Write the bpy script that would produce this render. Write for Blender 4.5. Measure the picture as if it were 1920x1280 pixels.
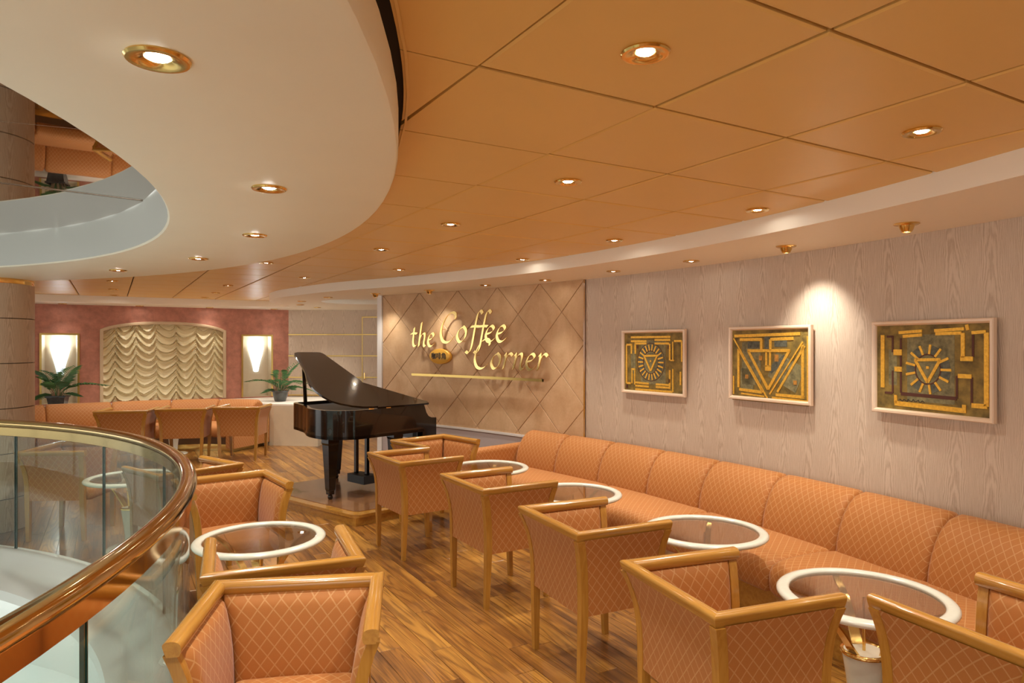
import bpy, bmesh, math, random
from math import sin, cos, pi, radians as R, atan2, sqrt, hypot, exp
from mathutils import Vector, Matrix
from mathutils.geometry import tessellate_polygon
S = bpy.context.scene
C = S.collection
for o in list(bpy.data.objects):
    bpy.data.objects.remove(o)
random.seed(7)

# ---------------------------------------------------------------- camera, world, exposure
cd = bpy.data.cameras.new('camera'); cam = bpy.data.objects.new('camera', cd); C.objects.link(cam)
cam.location = (0, 0, 1.7); cam.rotation_euler = (pi/2, 0, 0)
cd.lens = 24; cd.sensor_width = 36; cd.shift_y = 6/1920; cd.clip_start = .05; cd.clip_end = 100
S.camera = cam
W = bpy.data.worlds.new('world'); S.world = W; W.use_nodes = True
W.node_tree.nodes['Background'].inputs[0].default_value = (1, .985, .94, 1)
W.node_tree.nodes['Background'].inputs[1].default_value = 1.45
S.view_settings.view_transform = 'Standard'; S.view_settings.look = 'None'
S.view_settings.gamma = 1; S.view_settings.use_curve_mapping = False
S.view_settings.exposure = 0.74
LAMP = (1, .975, .89)
ATRIUM_FILL = 1.3  # strength of the added fill ring out of view below the kerb
E_TILE, E_SOFFIT, E_RING, E_FAR = 46., 32., 52., 46.

# ---------------------------------------------------------------- materials
MATS = {}
class NT:
    def __init__(s, name):
        m = bpy.data.materials.new(name); m.use_nodes = True; s.m = m; s.t = m.node_tree
        s.b = s.t.nodes['Principled BSDF']; s.out = s.t.nodes['Material Output']
    def n(s, typ, **kw):
        nd = s.t.nodes.new(typ)
        for k, v in kw.items():
            if k.startswith('i_'):
                key = k[2:]; key = int(key) if key.isdigit() else key.replace('_', ' ')
                nd.inputs[key].default_value = v
            else: setattr(nd, k, v)
        return nd
    def l(s, a, b): s.t.links.new(a, b)
    def val(s, x, sock):
        if isinstance(x, (int, float)): sock.default_value = x
        else: s.l(x, sock)
    def math(s, op, a, b=0.0, c=None):
        nd = s.n('ShaderNodeMath', operation=op)
        s.val(a, nd.inputs[0]); s.val(b, nd.inputs[1])
        if c is not None: s.val(c, nd.inputs[2])
        return nd.outputs[0]
    def ramp(s, fac, stops):
        nd = s.n('ShaderNodeValToRGB'); e = nd.color_ramp.elements
        while len(e) < len(stops): e.new(.5)
        for el, (p, c) in zip(e, stops): el.position = p; el.color = (*c, 1)
        s.l(fac, nd.inputs[0]); return nd.outputs[0]
    def mix(s, fac, a, b, mode='MIX'):
        nd = s.n('ShaderNodeMix', data_type='RGBA', blend_type=mode)
        s.val(fac, nd.inputs[0])
        for x, i in ((a, 6), (b, 7)):
            if isinstance(x, tuple): nd.inputs[i].default_value = (*x, 1)
            else: s.l(x, nd.inputs[i])
        return nd.outputs[2]
    def set(s, **kw):
        for k, v in kw.items():
            sock = s.b.inputs[k.replace('_', ' ')]
            if isinstance(v, (int, float)): sock.default_value = v
            elif isinstance(v, tuple): sock.default_value = (*v, 1)
            else: s.l(v, sock)
        return s
    def uv(s): return s.n('ShaderNodeUVMap').outputs[0]
    def sep(s, v):
        nd = s.n('ShaderNodeSeparateXYZ'); s.l(v, nd.inputs[0]); return nd.outputs
    def scaled(s, v, sc):
        nd = s.n('ShaderNodeVectorMath', operation='MULTIPLY'); s.l(v, nd.inputs[0]); nd.inputs[1].default_value = sc
        return nd.outputs[0]
    def noise(s, v, scale=5, detail=4, rough=.55, dist=0):
        nd = s.n('ShaderNodeTexNoise'); nd.inputs['Scale'].default_value = scale; nd.inputs['Detail'].default_value = detail
        nd.inputs['Roughness'].default_value = rough; nd.inputs['Distortion'].default_value = dist
        s.l(v, nd.inputs['Vector']); return nd.outputs[0]
    def bump(s, h, strength=.2, dist=.01):
        nd = s.n('ShaderNodeBump'); nd.inputs['Strength'].default_value = strength; nd.inputs['Distance'].default_value = dist
        s.l(h, nd.inputs['Height']); s.l(nd.outputs[0], s.b.inputs['Normal'])
    def done(s, key): MATS[key] = s.m; return s.m

def simple(key, col, rough=.5, metal=0, coat=0, spec=.5, coatr=.05, mott=0, mscale=6):
    t = NT(key)
    t.set(Base_Color=col, Roughness=rough, Metallic=metal, Coat_Weight=coat, Coat_Roughness=coatr, Specular_IOR_Level=spec)
    if mott:
        co = t.n('ShaderNodeTexCoord').outputs['Object']
        f = t.noise(co, mscale, 5, .6)
        lo = tuple(c*(1-mott) for c in col); hi = tuple(min(1, c*(1+mott)) for c in col)
        t.set(Base_Color=t.ramp(f, [(.3, lo), (.7, hi)]))
    t.done(key)

def fabric(key, base, line, shade):
    t = NT(key); u = t.uv(); x, y, _ = t.sep(u)
    a = t.math('MULTIPLY', x, 1/.053); b = t.math('MULTIPLY', y, 1/.066)
    d = []
    for op in ('ADD', 'SUBTRACT'):
        v = t.math(op, a, b); f = t.math('FRACT', v); f = t.math('SUBTRACT', f, .5); f = t.math('ABSOLUTE', f); d.append(f)
    m = t.math('MAXIMUM', d[0], d[1])
    m = t.math('SUBTRACT', m, .435); m = t.math('MULTIPLY', m, 40); m = t.math('MINIMUM', m, 1); m = t.math('MAXIMUM', m, 0)
    wv = t.noise(t.scaled(u, (160, 160, 1)), 3, 2)
    bc = t.mix(wv, base, shade)
    col = t.mix(t.math('MULTIPLY', m, .6), bc, line)
    t.set(Base_Color=col, Roughness=.62, Specular_IOR_Level=.3, Sheen_Weight=.15, Sheen_Roughness=.4)
    t.bump(t.math('ADD', wv, m), .12, .002); t.done(key)

def wood(key, dark, mid, light, gs=(3, 60, 60), rough=.3, coat=.5, coord='Object'):
    t = NT(key); co = t.n('ShaderNodeTexCoord').outputs[coord] if coord != 'UV' else t.uv()
    rnd = t.n('ShaderNodeObjectInfo').outputs['Random']
    ad = t.n('ShaderNodeVectorMath', operation='ADD'); t.l(t.scaled(co, gs), ad.inputs[0])
    cmb = t.n('ShaderNodeCombineXYZ'); t.l(t.math('MULTIPLY', rnd, 37), cmb.inputs[0]); t.l(cmb.outputs[0], ad.inputs[1])
    f = t.noise(ad.outputs[0], 1, 5, .6, .6)
    t.set(Base_Color=t.ramp(f, [(.25, dark), (.5, mid), (.75, light)]), Roughness=rough, Coat_Weight=coat, Coat_Roughness=.08)
    t.done(key)

fabric('fabric', (.43, .158, .036), (.55, .295, .115), (.38, .132, .028))
HON = ((.33, .137, .020), (.41, .184, .027), (.48, .228, .038))
wood('honey', *HON, (45, 45, 3), .24, .6)
wood('honey_y', *HON, (45, 3, 45), .24, .6)
wood('honey_h', *HON, (3, 45, 45), .24, .6)
simple('brass', (.82, .56, .20), .16, 1)
simple('brass_dull', (.62, .42, .13), .3, 1)
simple('bronze', (.60, .41, .18), .09, 1)
simple('cream_paint', (.91, .89, .75), .5, mott=.015, mscale=2)
simple('soffit_paint', (.92, .84, .70), .5)
simple('cool_paint', (.62, .64, .60), .45)
simple('white_slab', (.90, .93, .90), .3, coat=.2)
simple('tile', (.83, .525, .165), .42, coat=.12, coatr=.25, spec=.4, mott=.02, mscale=2)
simple('dark_gap', (.05, .035, .025), .8)
simple('lacquer', (.008, .006, .005), .15, coat=.6, coatr=.02, spec=.3)
simple('piano_inside', (.03, .033, .036), .5)
simple('ivory', (.66, .63, .52), .22, coat=.5, mott=.04, mscale=14)
simple('white_trim', (.78, .73, .68), .5)
simple('grey_panel', (.50, .42, .40), .5)
simple('mirror_glass', (.52, .47, .42), .015, 1)
simple('red_wall', (.44, .175, .115), .75, mott=.22, mscale=9)
simple('satin', (.78, .66, .40), .38, spec=.6)
simple('arch_paint', (.58, .42, .26), .5)
simple('gold_strip', (.95, .46, .05), .4, .5, mott=.25, mscale=60)
simple('gold_dim', (.55, .25, .045), .45, .5, mott=.3, mscale=40)
simple('canvas', (.21, .135, .025), .6, mott=.55, mscale=14)
simple('olive', (.20, .17, .075), .6, mott=.5, mscale=30)
simple('teal_patch', (.10, .10, .07), .6, mott=.5, mscale=40)
simple('maroon', (.09, .025, .012), .6)
simple('frame_wood', (.78, .58, .40), .35, coat=.3)
simple('pot', (.045, .045, .042), .3, coat=.4, mott=.4, mscale=10)
simple('soil', (.06, .035, .02), .9)
simple('frond', (.06, .16, .05), .45, mott=.45, mscale=8)
simple('twig', (.36, .24, .14), .8)
simple('console_face', (.60, .49, .34), .5, mott=.05, mscale=5)
simple('console_top', (.82, .76, .66), .35)
simple('key_white', (.8, .78, .7), .3)
simple('glass_edge', (.015, .045, .035), .1, coat=.5)
simple('plinth', (.20, .10, .04), .5)
simple('ink', (.03, .02, .015), .5)

def lamp_mat(key, col, st):
    t = NT(key); t.set(Base_Color=(.9, .9, .9), Emission_Color=col); t.b.inputs['Emission Strength'].default_value = st; t.done(key)
lamp_mat('bulb', (1, .96, .88), 60)
lamp_mat('sconce', (.72, .90, 1), .6)

def glass(key, tint, refl=1.0):
    t = NT(key)
    tr = t.n('ShaderNodeBsdfTransparent'); tr.inputs[0].default_value = (*tint, 1)
    gl = t.n('ShaderNodeBsdfGlossy'); gl.inputs['Roughness'].default_value = .01
    ge = t.n('ShaderNodeNewGeometry'); dt = t.n('ShaderNodeVectorMath', operation='DOT_PRODUCT')
    t.l(ge.outputs['Normal'], dt.inputs[0]); t.l(ge.outputs['Incoming'], dt.inputs[1])
    c1 = t.math('SUBTRACT', 1.0, t.math('ABSOLUTE', dt.outputs['Value']))
    fr = t.math('ADD', .04, t.math('MULTIPLY', t.math('POWER', c1, 5), .96))      # Schlick
    mx = t.n('ShaderNodeMixShader'); t.l(t.math('MULTIPLY', fr, refl), mx.inputs[0])
    t.l(tr.outputs[0], mx.inputs[1]); t.l(gl.outputs[0], mx.inputs[2]); t.l(mx.outputs[0], t.out.inputs[0]); t.done(key)
glass('rail_glass', (.90, .955, .925), 1.0)
glass('smoked_glass', (.80, .76, .72), 1.3)

# veneer: pale cathedral-grained wood, UV in metres
t = NT('veneer'); u = t.uv(); x, y, _ = t.sep(u)
lo = t.noise(t.scaled(u, (1.3, .5, 1)), 2, 3)
cell = t.math('ADD', t.math('MULTIPLY', x, 1/.21), t.math('MULTIPLY', lo, .5))
fx = t.math('SUBTRACT', t.math('FRACT', cell), .5); fx2 = t.math('MULTIPLY', fx, fx)
idx = t.math('FLOOR', cell)
ph = t.math('MULTIPLY', t.math('SINE', t.math('MULTIPLY', idx, 12.9898)), 43.7)
arch = t.math('ADD', t.math('ADD', t.math('MULTIPLY', y, 5.5), t.math('MULTIPLY', fx2, 42)), ph)
dis = t.noise(t.scaled(u, (14, 3, 1)), 2, 4)
arch = t.math('ADD', arch, t.math('MULTIPLY', dis, 2.6))
w1 = t.math('SINE', t.math('MULTIPLY', arch, 6.3))
fine = t.noise(t.scaled(u, (260, 7, 1)), 1, 3)
tot = t.math('ADD', t.math('MULTIPLY', w1, .16), t.math('ADD', t.math('MULTIPLY', fine, .75), t.math('MULTIPLY', lo, .12)))
t.set(Base_Color=t.ramp(tot, [(.2, (.45, .33, .235)), (.45, (.58, .45, .335)), (.7, (.65, .52, .40))]), Roughness=.45)
t.done('veneer')
t = NT('suede'); u = t.uv()
f1 = t.noise(t.scaled(u, (2.2, 1.6, 1)), 2, 5, .6, .5); f2 = t.noise(u, 40, 3)
f = t.math('ADD', t.math('MULTIPLY', f1, .8), t.math('MULTIPLY', f2, .2))
t.set(Base_Color=t.ramp(f, [(.3, (.50, .285, .125)), (.7, (.68, .44, .24))]), Roughness=.6, Sheen_Weight=.2); t.done('suede')

# floor planks: UV u along the plank (metres), v across
t = NT('plank'); u = t.uv()
rnd = t.n('ShaderNodeObjectInfo').outputs['Random']
oi = t.n('ShaderNodeAttribute', attribute_name='tone').outputs['Fac']
cmb = t.n('ShaderNodeCombineXYZ'); t.l(t.math('MULTIPLY', oi, 91.7), cmb.inputs[0]); t.l(t.math('MULTIPLY', oi, 53.1), cmb.inputs[1])
ad = t.n('ShaderNodeVectorMath', operation='ADD'); t.l(u, ad.inputs[0]); t.l(cmb.outputs[0], ad.inputs[1])
p = ad.outputs[0]
base = t.noise(t.scaled(p, (.8, 11, 1)), 1, 4, .6, .7)
wv = t.math('SINE', t.math('MULTIPLY', t.noise(t.scaled(p, (.55, 6.5, 1)), 1, 2, .45, .5), 38))
wv = t.math('POWER', t.math('ABSOLUTE', wv), 7)
fine = t.noise(t.scaled(p, (3, 150, 1)), 1, 3)
ff = t.math('ADD', t.math('MULTIPLY', base, .75), t.math('ADD', t.math('MULTIPLY', fine, .28), t.math('MULTIPLY', oi, .16)))
col = t.ramp(ff, [(.40, (.09, .032, .008)), (.56, (.265, .105, .019)), (.74, (.44, .205, .036))])
col = t.mix(t.math('MULTIPLY', wv, .6), col, (.10, .036, .009))
t.set(Base_Color=col, Roughness=.30, Coat_Weight=.25, Coat_Roughness=.12); t.done('plank')
t = NT('stage_top'); co = t.n('ShaderNodeTexCoord').outputs['Object']
f = t.noise(t.scaled(co, (14, 1.6, 1)), 1, 5, .6, .7)
t.set(Base_Color=t.ramp(f, [(.3, (.13, .05, .02)), (.7, (.27, .12, .045))]), Roughness=.22, Coat_Weight=.4); t.done('stage_top')

# ---------------------------------------------------------------- mesh helpers
class G:
    def __init__(s): s.v = []; s.f = []; s.u = []
    def add(s, vs, fs, uv=None):
        b = len(s.v); s.v += [tuple(v) for v in vs]; s.f += [tuple(i+b for i in f) for f in fs]
        s.u += list(uv) if uv else [(v[0], v[2] if abs(v[2]) > 1e-6 else v[1]) for v in vs]
        return s
    def box(s, x0, x1, y0, y1, z0, z1):
        return s.add([(x0,y0,z0),(x1,y0,z0),(x1,y1,z0),(x0,y1,z0),(x0,y0,z1),(x1,y0,z1),(x1,y1,z1),(x0,y1,z1)],
                     [(0,3,2,1),(4,5,6,7),(0,1,5,4),(1,2,6,5),(2,3,7,6),(3,0,4,7)])
    def grid(s, fn, nu, nv, uvfn=None, closeu=False):
        vs = []; uv = []
        for i in range(nu+1):
            for j in range(nv+1):
                vs.append(fn(i/nu, j/nv)); uv.append(uvfn(i/nu, j/nv) if uvfn else (i/nu, j/nv))
        fs = [(i*(nv+1)+j, (i+1)*(nv+1)+j, (i+1)*(nv+1)+j+1, i*(nv+1)+j+1) for i in range(nu) for j in range(nv)]
        return s.add(vs, fs, uv)
    def lathe(s, prof, n=32, c=(0,0), a0=0, a1=2*pi):
        full = abs(a1-a0-2*pi) < 1e-6
        vs = []; uv = []
        for i in range(n+1):
            a = a0+(a1-a0)*i/n
            for j, (r, z) in enumerate(prof):
                vs.append((c[0]+r*cos(a), c[1]+r*sin(a), z)); uv.append((a*max(r, .05), z))
        m = len(prof)
        return s.add(vs, [(i*m+j, (i+1)*m+j, (i+1)*m+j+1, i*m+j+1) for i in range(n) for j in range(m-1)], uv)
    def tube(s, pts, r, n=8, cap=True, sx=1.0):
        pts = [Vector(p) for p in pts]; rs = r if isinstance(r, (list, tuple)) else [r]*len(pts)
        vs = []; up = Vector((0, 0, 1))
        tt = (pts[1]-pts[0]).normalized()
        if abs(tt.z) > .95: up = Vector((1, 0, 0))
        nrm = (up-tt*up.dot(tt)).normalized()
        for i, p in enumerate(pts):
            a = pts[max(0, i-1)]; b = pts[min(len(pts)-1, i+1)]; tt = (b-a).normalized()
            nrm = (nrm-tt*nrm.dot(tt)).normalized(); bn = tt.cross(nrm)
            for k in range(n):
                q = 2*pi*k/n; vs.append(p+nrm*(rs[i]*cos(q)*sx)+bn*(rs[i]*sin(q)))
        fs = [(i*n+k, (i+1)*n+k, (i+1)*n+(k+1) % n, i*n+(k+1) % n) for i in range(len(pts)-1) for k in range(n)]
        if cap: fs += [tuple(range(n)), tuple((len(pts)-1)*n+k for k in reversed(range(n)))]
        return s.add(vs, fs)
    def prism(s, poly, z0, z1, holes=(), top=True, bot=True, f=None):
        loops = [list(poly)]+[list(h) for h in holes]
        f = f or (lambda p, z: (p[0], p[1], z))
        flat = [p for l in loops for p in l]; n = len(flat)
        tri = tessellate_polygon([[Vector((p[0], p[1], 0)) for p in l] for l in loops])
        vs = [f(p, z0) for p in flat]+[f(p, z1) for p in flat]; fs = []
        for a, b, c in tri:
            if bot: fs.append((a, c, b))
            if top: fs.append((n+a, n+b, n+c))
        o = 0
        for l in loops:
            for i in range(len(l)):
                j = (i+1) % len(l); fs.append((o+i, o+j, n+o+j, n+o+i))
            o += len(l)
        return s.add(vs, fs, [(p[0], p[1]) for p in flat]*2)
    def rbox(s, x0, x1, y0, y1, z0, z1, r, n=6, crown=0, uvs=None):
        hx, hy, hz = (x1-x0)/2, (y1-y0)/2, (z1-z0)/2; cx, cy, cz = (x0+x1)/2, (y0+y1)/2, (z0+z1)/2
        def m(p):
            q = [p[0]*hx, p[1]*hy, p[2]*hz]; hh = (hx, hy, hz)
            k = [max(-(h-r), min(h-r, a)) for a, h in zip(q, hh)]
            d = Vector([a-b for a, b in zip(q, k)])
            if d.length > 1e-9: d = d.normalized()*r
            v = [k[i]+d[i] for i in range(3)]
            if p[2] > 0: v[2] += crown*(1-(v[0]/hx)**2)*(1-(v[1]/hy)**2)*p[2]
            return (cx+v[0], cy+v[1], cz+v[2])
        def ts():
            # parameters bunched to the rounded borders
            base = [-1, -.93, -.82]+[-.82+1.64*i/n for i in range(1, n)]+[.82, .93, 1]
            return base
        T = ts(); k = len(T)
        for ax in range(3):
            for sg in (-1, 1):
                vs = []; uv = []
                for a in T:
                    for b in T:
                        p = [0, 0, 0]; p[ax] = sg; p[(ax+1) % 3] = a; p[(ax+2) % 3] = b
                        w = m(p); vs.append(w); uv.append((w[0], w[1]) if ax == 2 else ((w[0], w[2]) if ax == 1 else (w[1], w[2])))
                fs = []
                for i in range(k-1):
                    for j in range(k-1):
                        q = (i*k+j, (i+1)*k+j, (i+1)*k+j+1, i*k+j+1); fs.append(q if sg > 0 else q[::-1])
                s.add(vs, fs, uv)
        return s
    def mesh(s, name, mat, smooth=35, weld=False):
        me = bpy.data.meshes.new(name); me.from_pydata(s.v, [], s.f)
        ul = me.uv_layers.new(name='UVMap'); vi = [0]*len(me.loops); me.loops.foreach_get('vertex_index', vi)
        buf = []
        for i in vi: buf += s.u[i]
        ul.data.foreach_set('uv', buf)
        if weld:
            bm = bmesh.new(); bm.from_mesh(me); bmesh.ops.remove_doubles(bm, verts=bm.verts, dist=1e-5); bmesh.ops.recalc_face_normals(bm, faces=bm.faces); bm.to_mesh(me); bm.free()
        if smooth:
            me.polygons.foreach_set('use_smooth', [True]*len(me.polygons)); me.set_sharp_from_angle(angle=R(smooth))
        me.materials.append(MATS[mat]); return me
    def obj(s, name, mat, parent=None, smooth=35, weld=False, loc=None, label=None):
        o = bpy.data.objects.new(name, s.mesh(name, mat, smooth, weld)); C.objects.link(o)
        if parent: o.parent = parent
        if loc: o.location = loc
        if label: o['label'] = label
        return o
def link(me, name, parent=None, loc=(0,0,0), rz=0):
    o = bpy.data.objects.new(name, me); C.objects.link(o); o.parent = parent; o.location = loc; o.rotation_euler = (0,0,rz); return o
def tag(o, label, cat, group=None):
    o['label'] = label; o['category'] = cat
    if group: o['group'] = group
    return o
def struct(o, label=None):
    o['kind'] = 'structure'
    if label: o['label'] = label
    return o
def empty(name, loc=(0,0,0), rz=0):
    o = bpy.data.objects.new(name, None); o.empty_display_size = .1; C.objects.link(o); o.location = loc; o.rotation_euler = (0,0,rz); return o
def copy_tree(o, parent=None):
    c = o.copy(); C.objects.link(c); c.parent = parent
    for ch in [k for k in o.children]: copy_tree(ch, c)
    return c
def smooth01(x): x = max(0, min(1, x)); return x*x*(3-2*x)
def catmull(pts, n=8):
    P = [Vector(p) for p in pts]; out = []
    for i in range(len(P)-1):
        a = P[max(0, i-1)]; b = P[i]; c = P[i+1]; d = P[min(len(P)-1, i+2)]
        for k in range(n):
            t = k/n
            out.append(.5*((2*b)+(c-a)*t+(2*a-5*b+4*c-d)*t*t+(3*b-a-3*c+d)*t**3))
    out.append(P[-1]); return out

# ---------------------------------------------------------------- plan of the place (metres)
WC = (-7.966, -.054); WR = 11.2135          # curved right wall
FC = (-7.24, .357); FR = 9.545              # fascia of the white soffit
DC = (-5.6, 1.275); DR = 5.315              # cream ceiling ring, outer edge
HC = (-5.435, 1.351); HR = 4.245            # opening in the ring
RC = (-5.6, 1.4); RR = 4.46                 # balustrade
Z_TILE, Z_SOF, Z_RING, Z_MIR = 2.476, 2.368, 2.305, 2.568
def wp(deg, off=0, z=0): a = R(deg); r = WR-off; return Vector((WC[0]+r*cos(a), WC[1]+r*sin(a), z))
D0, D1 = 38.954, 56.345                     # extent of the diamond-panelled wall
FB = Vector((-6, 12.2, 0)); FE = Vector((.862, .507, 0)); FN = Vector((.507, -.862, 0))   # far red wall
def fw(t, z, out=0): return FB+FE*t+FN*out+Vector((0, 0, z))

# ---------------------------------------------------------------- floor
def circ(c, r, n=96, a0=0): return [(c[0]+r*cos(a0+2*pi*i/n), c[1]+r*sin(a0+2*pi*i/n)) for i in range(n)]
fl = struct(G().prism([(-16, -5), (6, -5), (6, 15), (-16, 15)], -.16, -.012, holes=[circ(RC, RR+.02)]).obj('floor', 'plank'), 'orange-brown wooden plank floor')
at = fl.data.attributes.new('tone', 'FLOAT', 'POINT')
EX = Vector((.862, .507)); EY = Vector((-.507, .862))
PW, PL = .128, 1.22
def clip(poly, pt, nrm):
    out = []
    for i in range(len(poly)):
        a = poly[i]; b = poly[(i+1) % len(poly)]; da = (a-pt).dot(nrm); db = (b-pt).dot(nrm)
        if da >= 0: out.append(a)
        if (da >= 0) != (db >= 0): out.append(a+(b-a)*(da/(da-db)))
    return out
planks = []
for i in range(-40, 90):
    offs = random.random()*PL
    for j in range(-6, 18):
        c0 = EX*(i*PW)+EY*(j*PL+offs)
        ctr = c0+EX*(PW/2)+EY*(PL/2)
        if ctr.y < .6 or ctr.y > 13.4 or abs(ctr.x) > ctr.y*.80+.9: continue
        if ctr.x > 0 and (ctr-Vector(WC)).length > WR+.2: continue
        if (ctr-Vector(WC)).length > WR+.3 and ctr.x > -1.7: continue
        g = .0012
        poly = [c0+EX*g+EY*g, c0+EX*(PW-g)+EY*g, c0+EX*(PW-g)+EY*(PL-g), c0+EX*g+EY*(PL-g)]
        d = ctr-Vector(RC); dl = d.length
        if dl < RR-.55: continue
        if min((p-Vector(RC)).length for p in poly) < RR+.05:
            d.normalize(); poly = clip(poly, Vector(RC)+d*(RR+.045), d)
            if len(poly) < 3: continue
        ty = random.random()
        dist = max(ctr.length, .8)
        planks.append((ctr.y if abs(ctr.x) < ctr.y*.78 else 50+ctr.y, poly, c0, ty))
planks.sort(key=lambda p: p[0])
def plank_geo(g, poly, c0, ty, o=Vector((0, 0))):
    n = len(poly); b = .0018
    m = sum(poly, Vector((0, 0)))/n
    top = [p+(m-p).normalized()*b for p in poly]
    vs = [(p.x-o.x, p.y-o.y, -.012) for p in poly]+[(p.x-o.x, p.y-o.y, -.0012) for p in poly]+[(p.x-o.x, p.y-o.y, 0) for p in top]
    uv = [((p-c0).dot(EY), (p-c0).dot(EX)) for p in poly]*2+[((p-c0).dot(EY), (p-c0).dot(EX)) for p in top]
    fs = [tuple(2*n+i for i in range(n))]
    for k in (0, 1): fs += [(k*n+i, k*n+(i+1) % n, (k+1)*n+(i+1) % n, (k+1)*n+i) for i in range(n)]
    g.add(vs, fs, uv)
def tone(me, vals):
    a = me.attributes.new('tone', 'FLOAT', 'POINT'); a.data.foreach_set('value', vals)
for d, poly, c0, ty in planks[:290]:
    m = sum(poly, Vector((0, 0)))/len(poly); g = G(); plank_geo(g, poly, c0, ty, m)
    o = g.obj('plank', 'plank', fl, smooth=0, loc=(m.x, m.y, 0)); tone(o.data, [ty]*len(g.v))
g = G(); tv = []
for d, poly, c0, ty in planks[290:]:
    k = len(g.v); plank_geo(g, poly, c0, ty); tv += [ty]*(len(g.v)-k)
o = g.obj('far_planks', 'plank', fl, smooth=0); o['kind'] = 'stuff'; tone(o.data, tv)

# ---------------------------------------------------------------- right wall, diamond wall
g = G(); n = 60
g.grid(lambda a, b: wp(-26+(D0+26)*a, 0, 2.5*b), n, 1, lambda a, b: (R(-26+(D0+26)*a)*WR, 2.5*b))
struct(g.obj('wall_right', 'veneer'), 'curved wall of pale pinkish wood veneer')
dw = struct(G().grid(lambda a, b: wp(D0+(D1-D0)*a, 0, 2.5*b), 24, 1).obj('wall_back', 'dark_gap'), 'curved feature wall of tan suede diamond panels')
HWd = (D1-D0)/10; HZ = .33; z_lo, z_hi = .685, Z_SOF
def rect_clip(poly, x0, x1, y0, y1):
    for pt, nr in ((Vector((x0, 0)), Vector((1, 0))), (Vector((x1, 0)), Vector((-1, 0))), (Vector((0, y0)), Vector((0, 1))), (Vector((0, y1)), Vector((0, -1)))):
        if poly: poly = clip(poly, pt, nr)
    return poly
for i in range(0, 11):
    for z in ([2.375, 1.715, 1.055, .395] if i % 2 else [2.045, 1.385, .725]):
        hw = 1-.009; hz = HZ-.0033
        poly = [Vector((i-hw, z)), Vector((i, z-hz)), Vector((i+hw, z)), Vector((i, z+hz))]
        poly = rect_clip(poly, .015, 9.985, z_lo, z_hi)
        if len(poly) < 3: continue
        g = G(); k = len(poly)
        ctr = sum(poly, Vector((0, 0)))/k
        inn = [p+(ctr-p)*.02 for p in poly]
        P = lambda p, off: wp(D0+HWd*p.x, off, p.y)
        vs = [P(p, -.002) for p in poly]+[P(p, .009) for p in poly]+[P(p, .013) for p in inn]
        uv = [(p.x*.34+i*.37, p.y+i*.61) for p in poly]*2+[(p.x*.34+i*.37, p.y+i*.61) for p in inn]
        fs = [tuple(2*k+q for q in reversed(range(k)))]
        for lv in (0, 1): fs += [(lv*k+(q+1) % k, lv*k+q, (lv+1)*k+q, (lv+1)*k+(q+1) % k) for q in range(k)]
        g.add(vs, fs, uv); g.obj('diamond_panel', 'suede', dw, smooth=0)
g = G(); g.grid(lambda a, b: wp(D0-.02+(D1-D0)*a, .016, .665*b), 24, 1); g.obj('wainscot', 'grey_panel', dw)
prof = [(.0, .66), (.028, .66), (.028, .685), (.0, .685)]
g = G(); g.grid(lambda a, b: wp(D0+(D1-D0)*a, prof[round(b*3)][0], prof[round(b*3)][1]), 24, 3); g.obj('wainscot_cap', 'white_trim', dw)
g = G(); g.grid(lambda a, b: wp(D0-.03+.1*a, .018, 2.5*b), 1, 1); g.obj('corner_trim', 'honey', dw)
# white end post and the wall's return
g = G(); a, b = wp(D1, .03), wp(D1+.42, .03); c_, d_ = wp(D1+.42, -.5), wp(D1, -.5)
g.prism([(p.x, p.y) for p in (a, b, c_, d_)], 0, 2.45)
struct(g.obj('trim_1', 'white_trim'), 'white end post of the feature wall')

# ---------------------------------------------------------------- far walls
def strip_wall(g, ts, opening):
    # wall face built of vertical strips; opening(t) -> list of (z0,z1) holes
    for a, b in zip(ts[:-1], ts[1:]):
        m = (a+b)/2; hs = sorted(opening(m)); zs = [0]+[z for h in hs for z in h]+[2.5]
        for k in range(0, len(zs), 2):
            za, zb = zs[k], zs[k+1]
            top_a = top_b = None
            g.add([fw(a, za), fw(b, za), fw(b, zb), fw(a, zb)], [(0, 1, 2, 3)], [(a, za), (b, za), (b, zb), (a, zb)])
T0, T1 = -3.6, 1.952
AL, AR = -1.12, .78; ACX = (AL+AR)/2; AHW = (AR-AL)/2
def arch_z(t): q = (t-ACX)/AHW; return 1.93+.205*sqrt(max(0, 1-(q*.93)**2))-.075
NL = (-1.985, -1.49); NR_ = (1.125, 1.63); NZ = (.72, 1.86)
def opening(t):
    if NL[0] < t < NL[1] or NR_[0] < t < NR_[1]: return [NZ]
    if AL < t < AR: return [(.72, arch_z(t))]
    return []
ts = sorted(set([T0, T1, *NL, *NR_]+[AL+(AR-AL)*i/60 for i in range(61)]))
g = G(); strip_wall(g, ts, opening)
rw = struct(g.obj('wall_far', 'red_wall', smooth=0), 'mottled terracotta red wall with an arched window and lamp niches')
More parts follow.
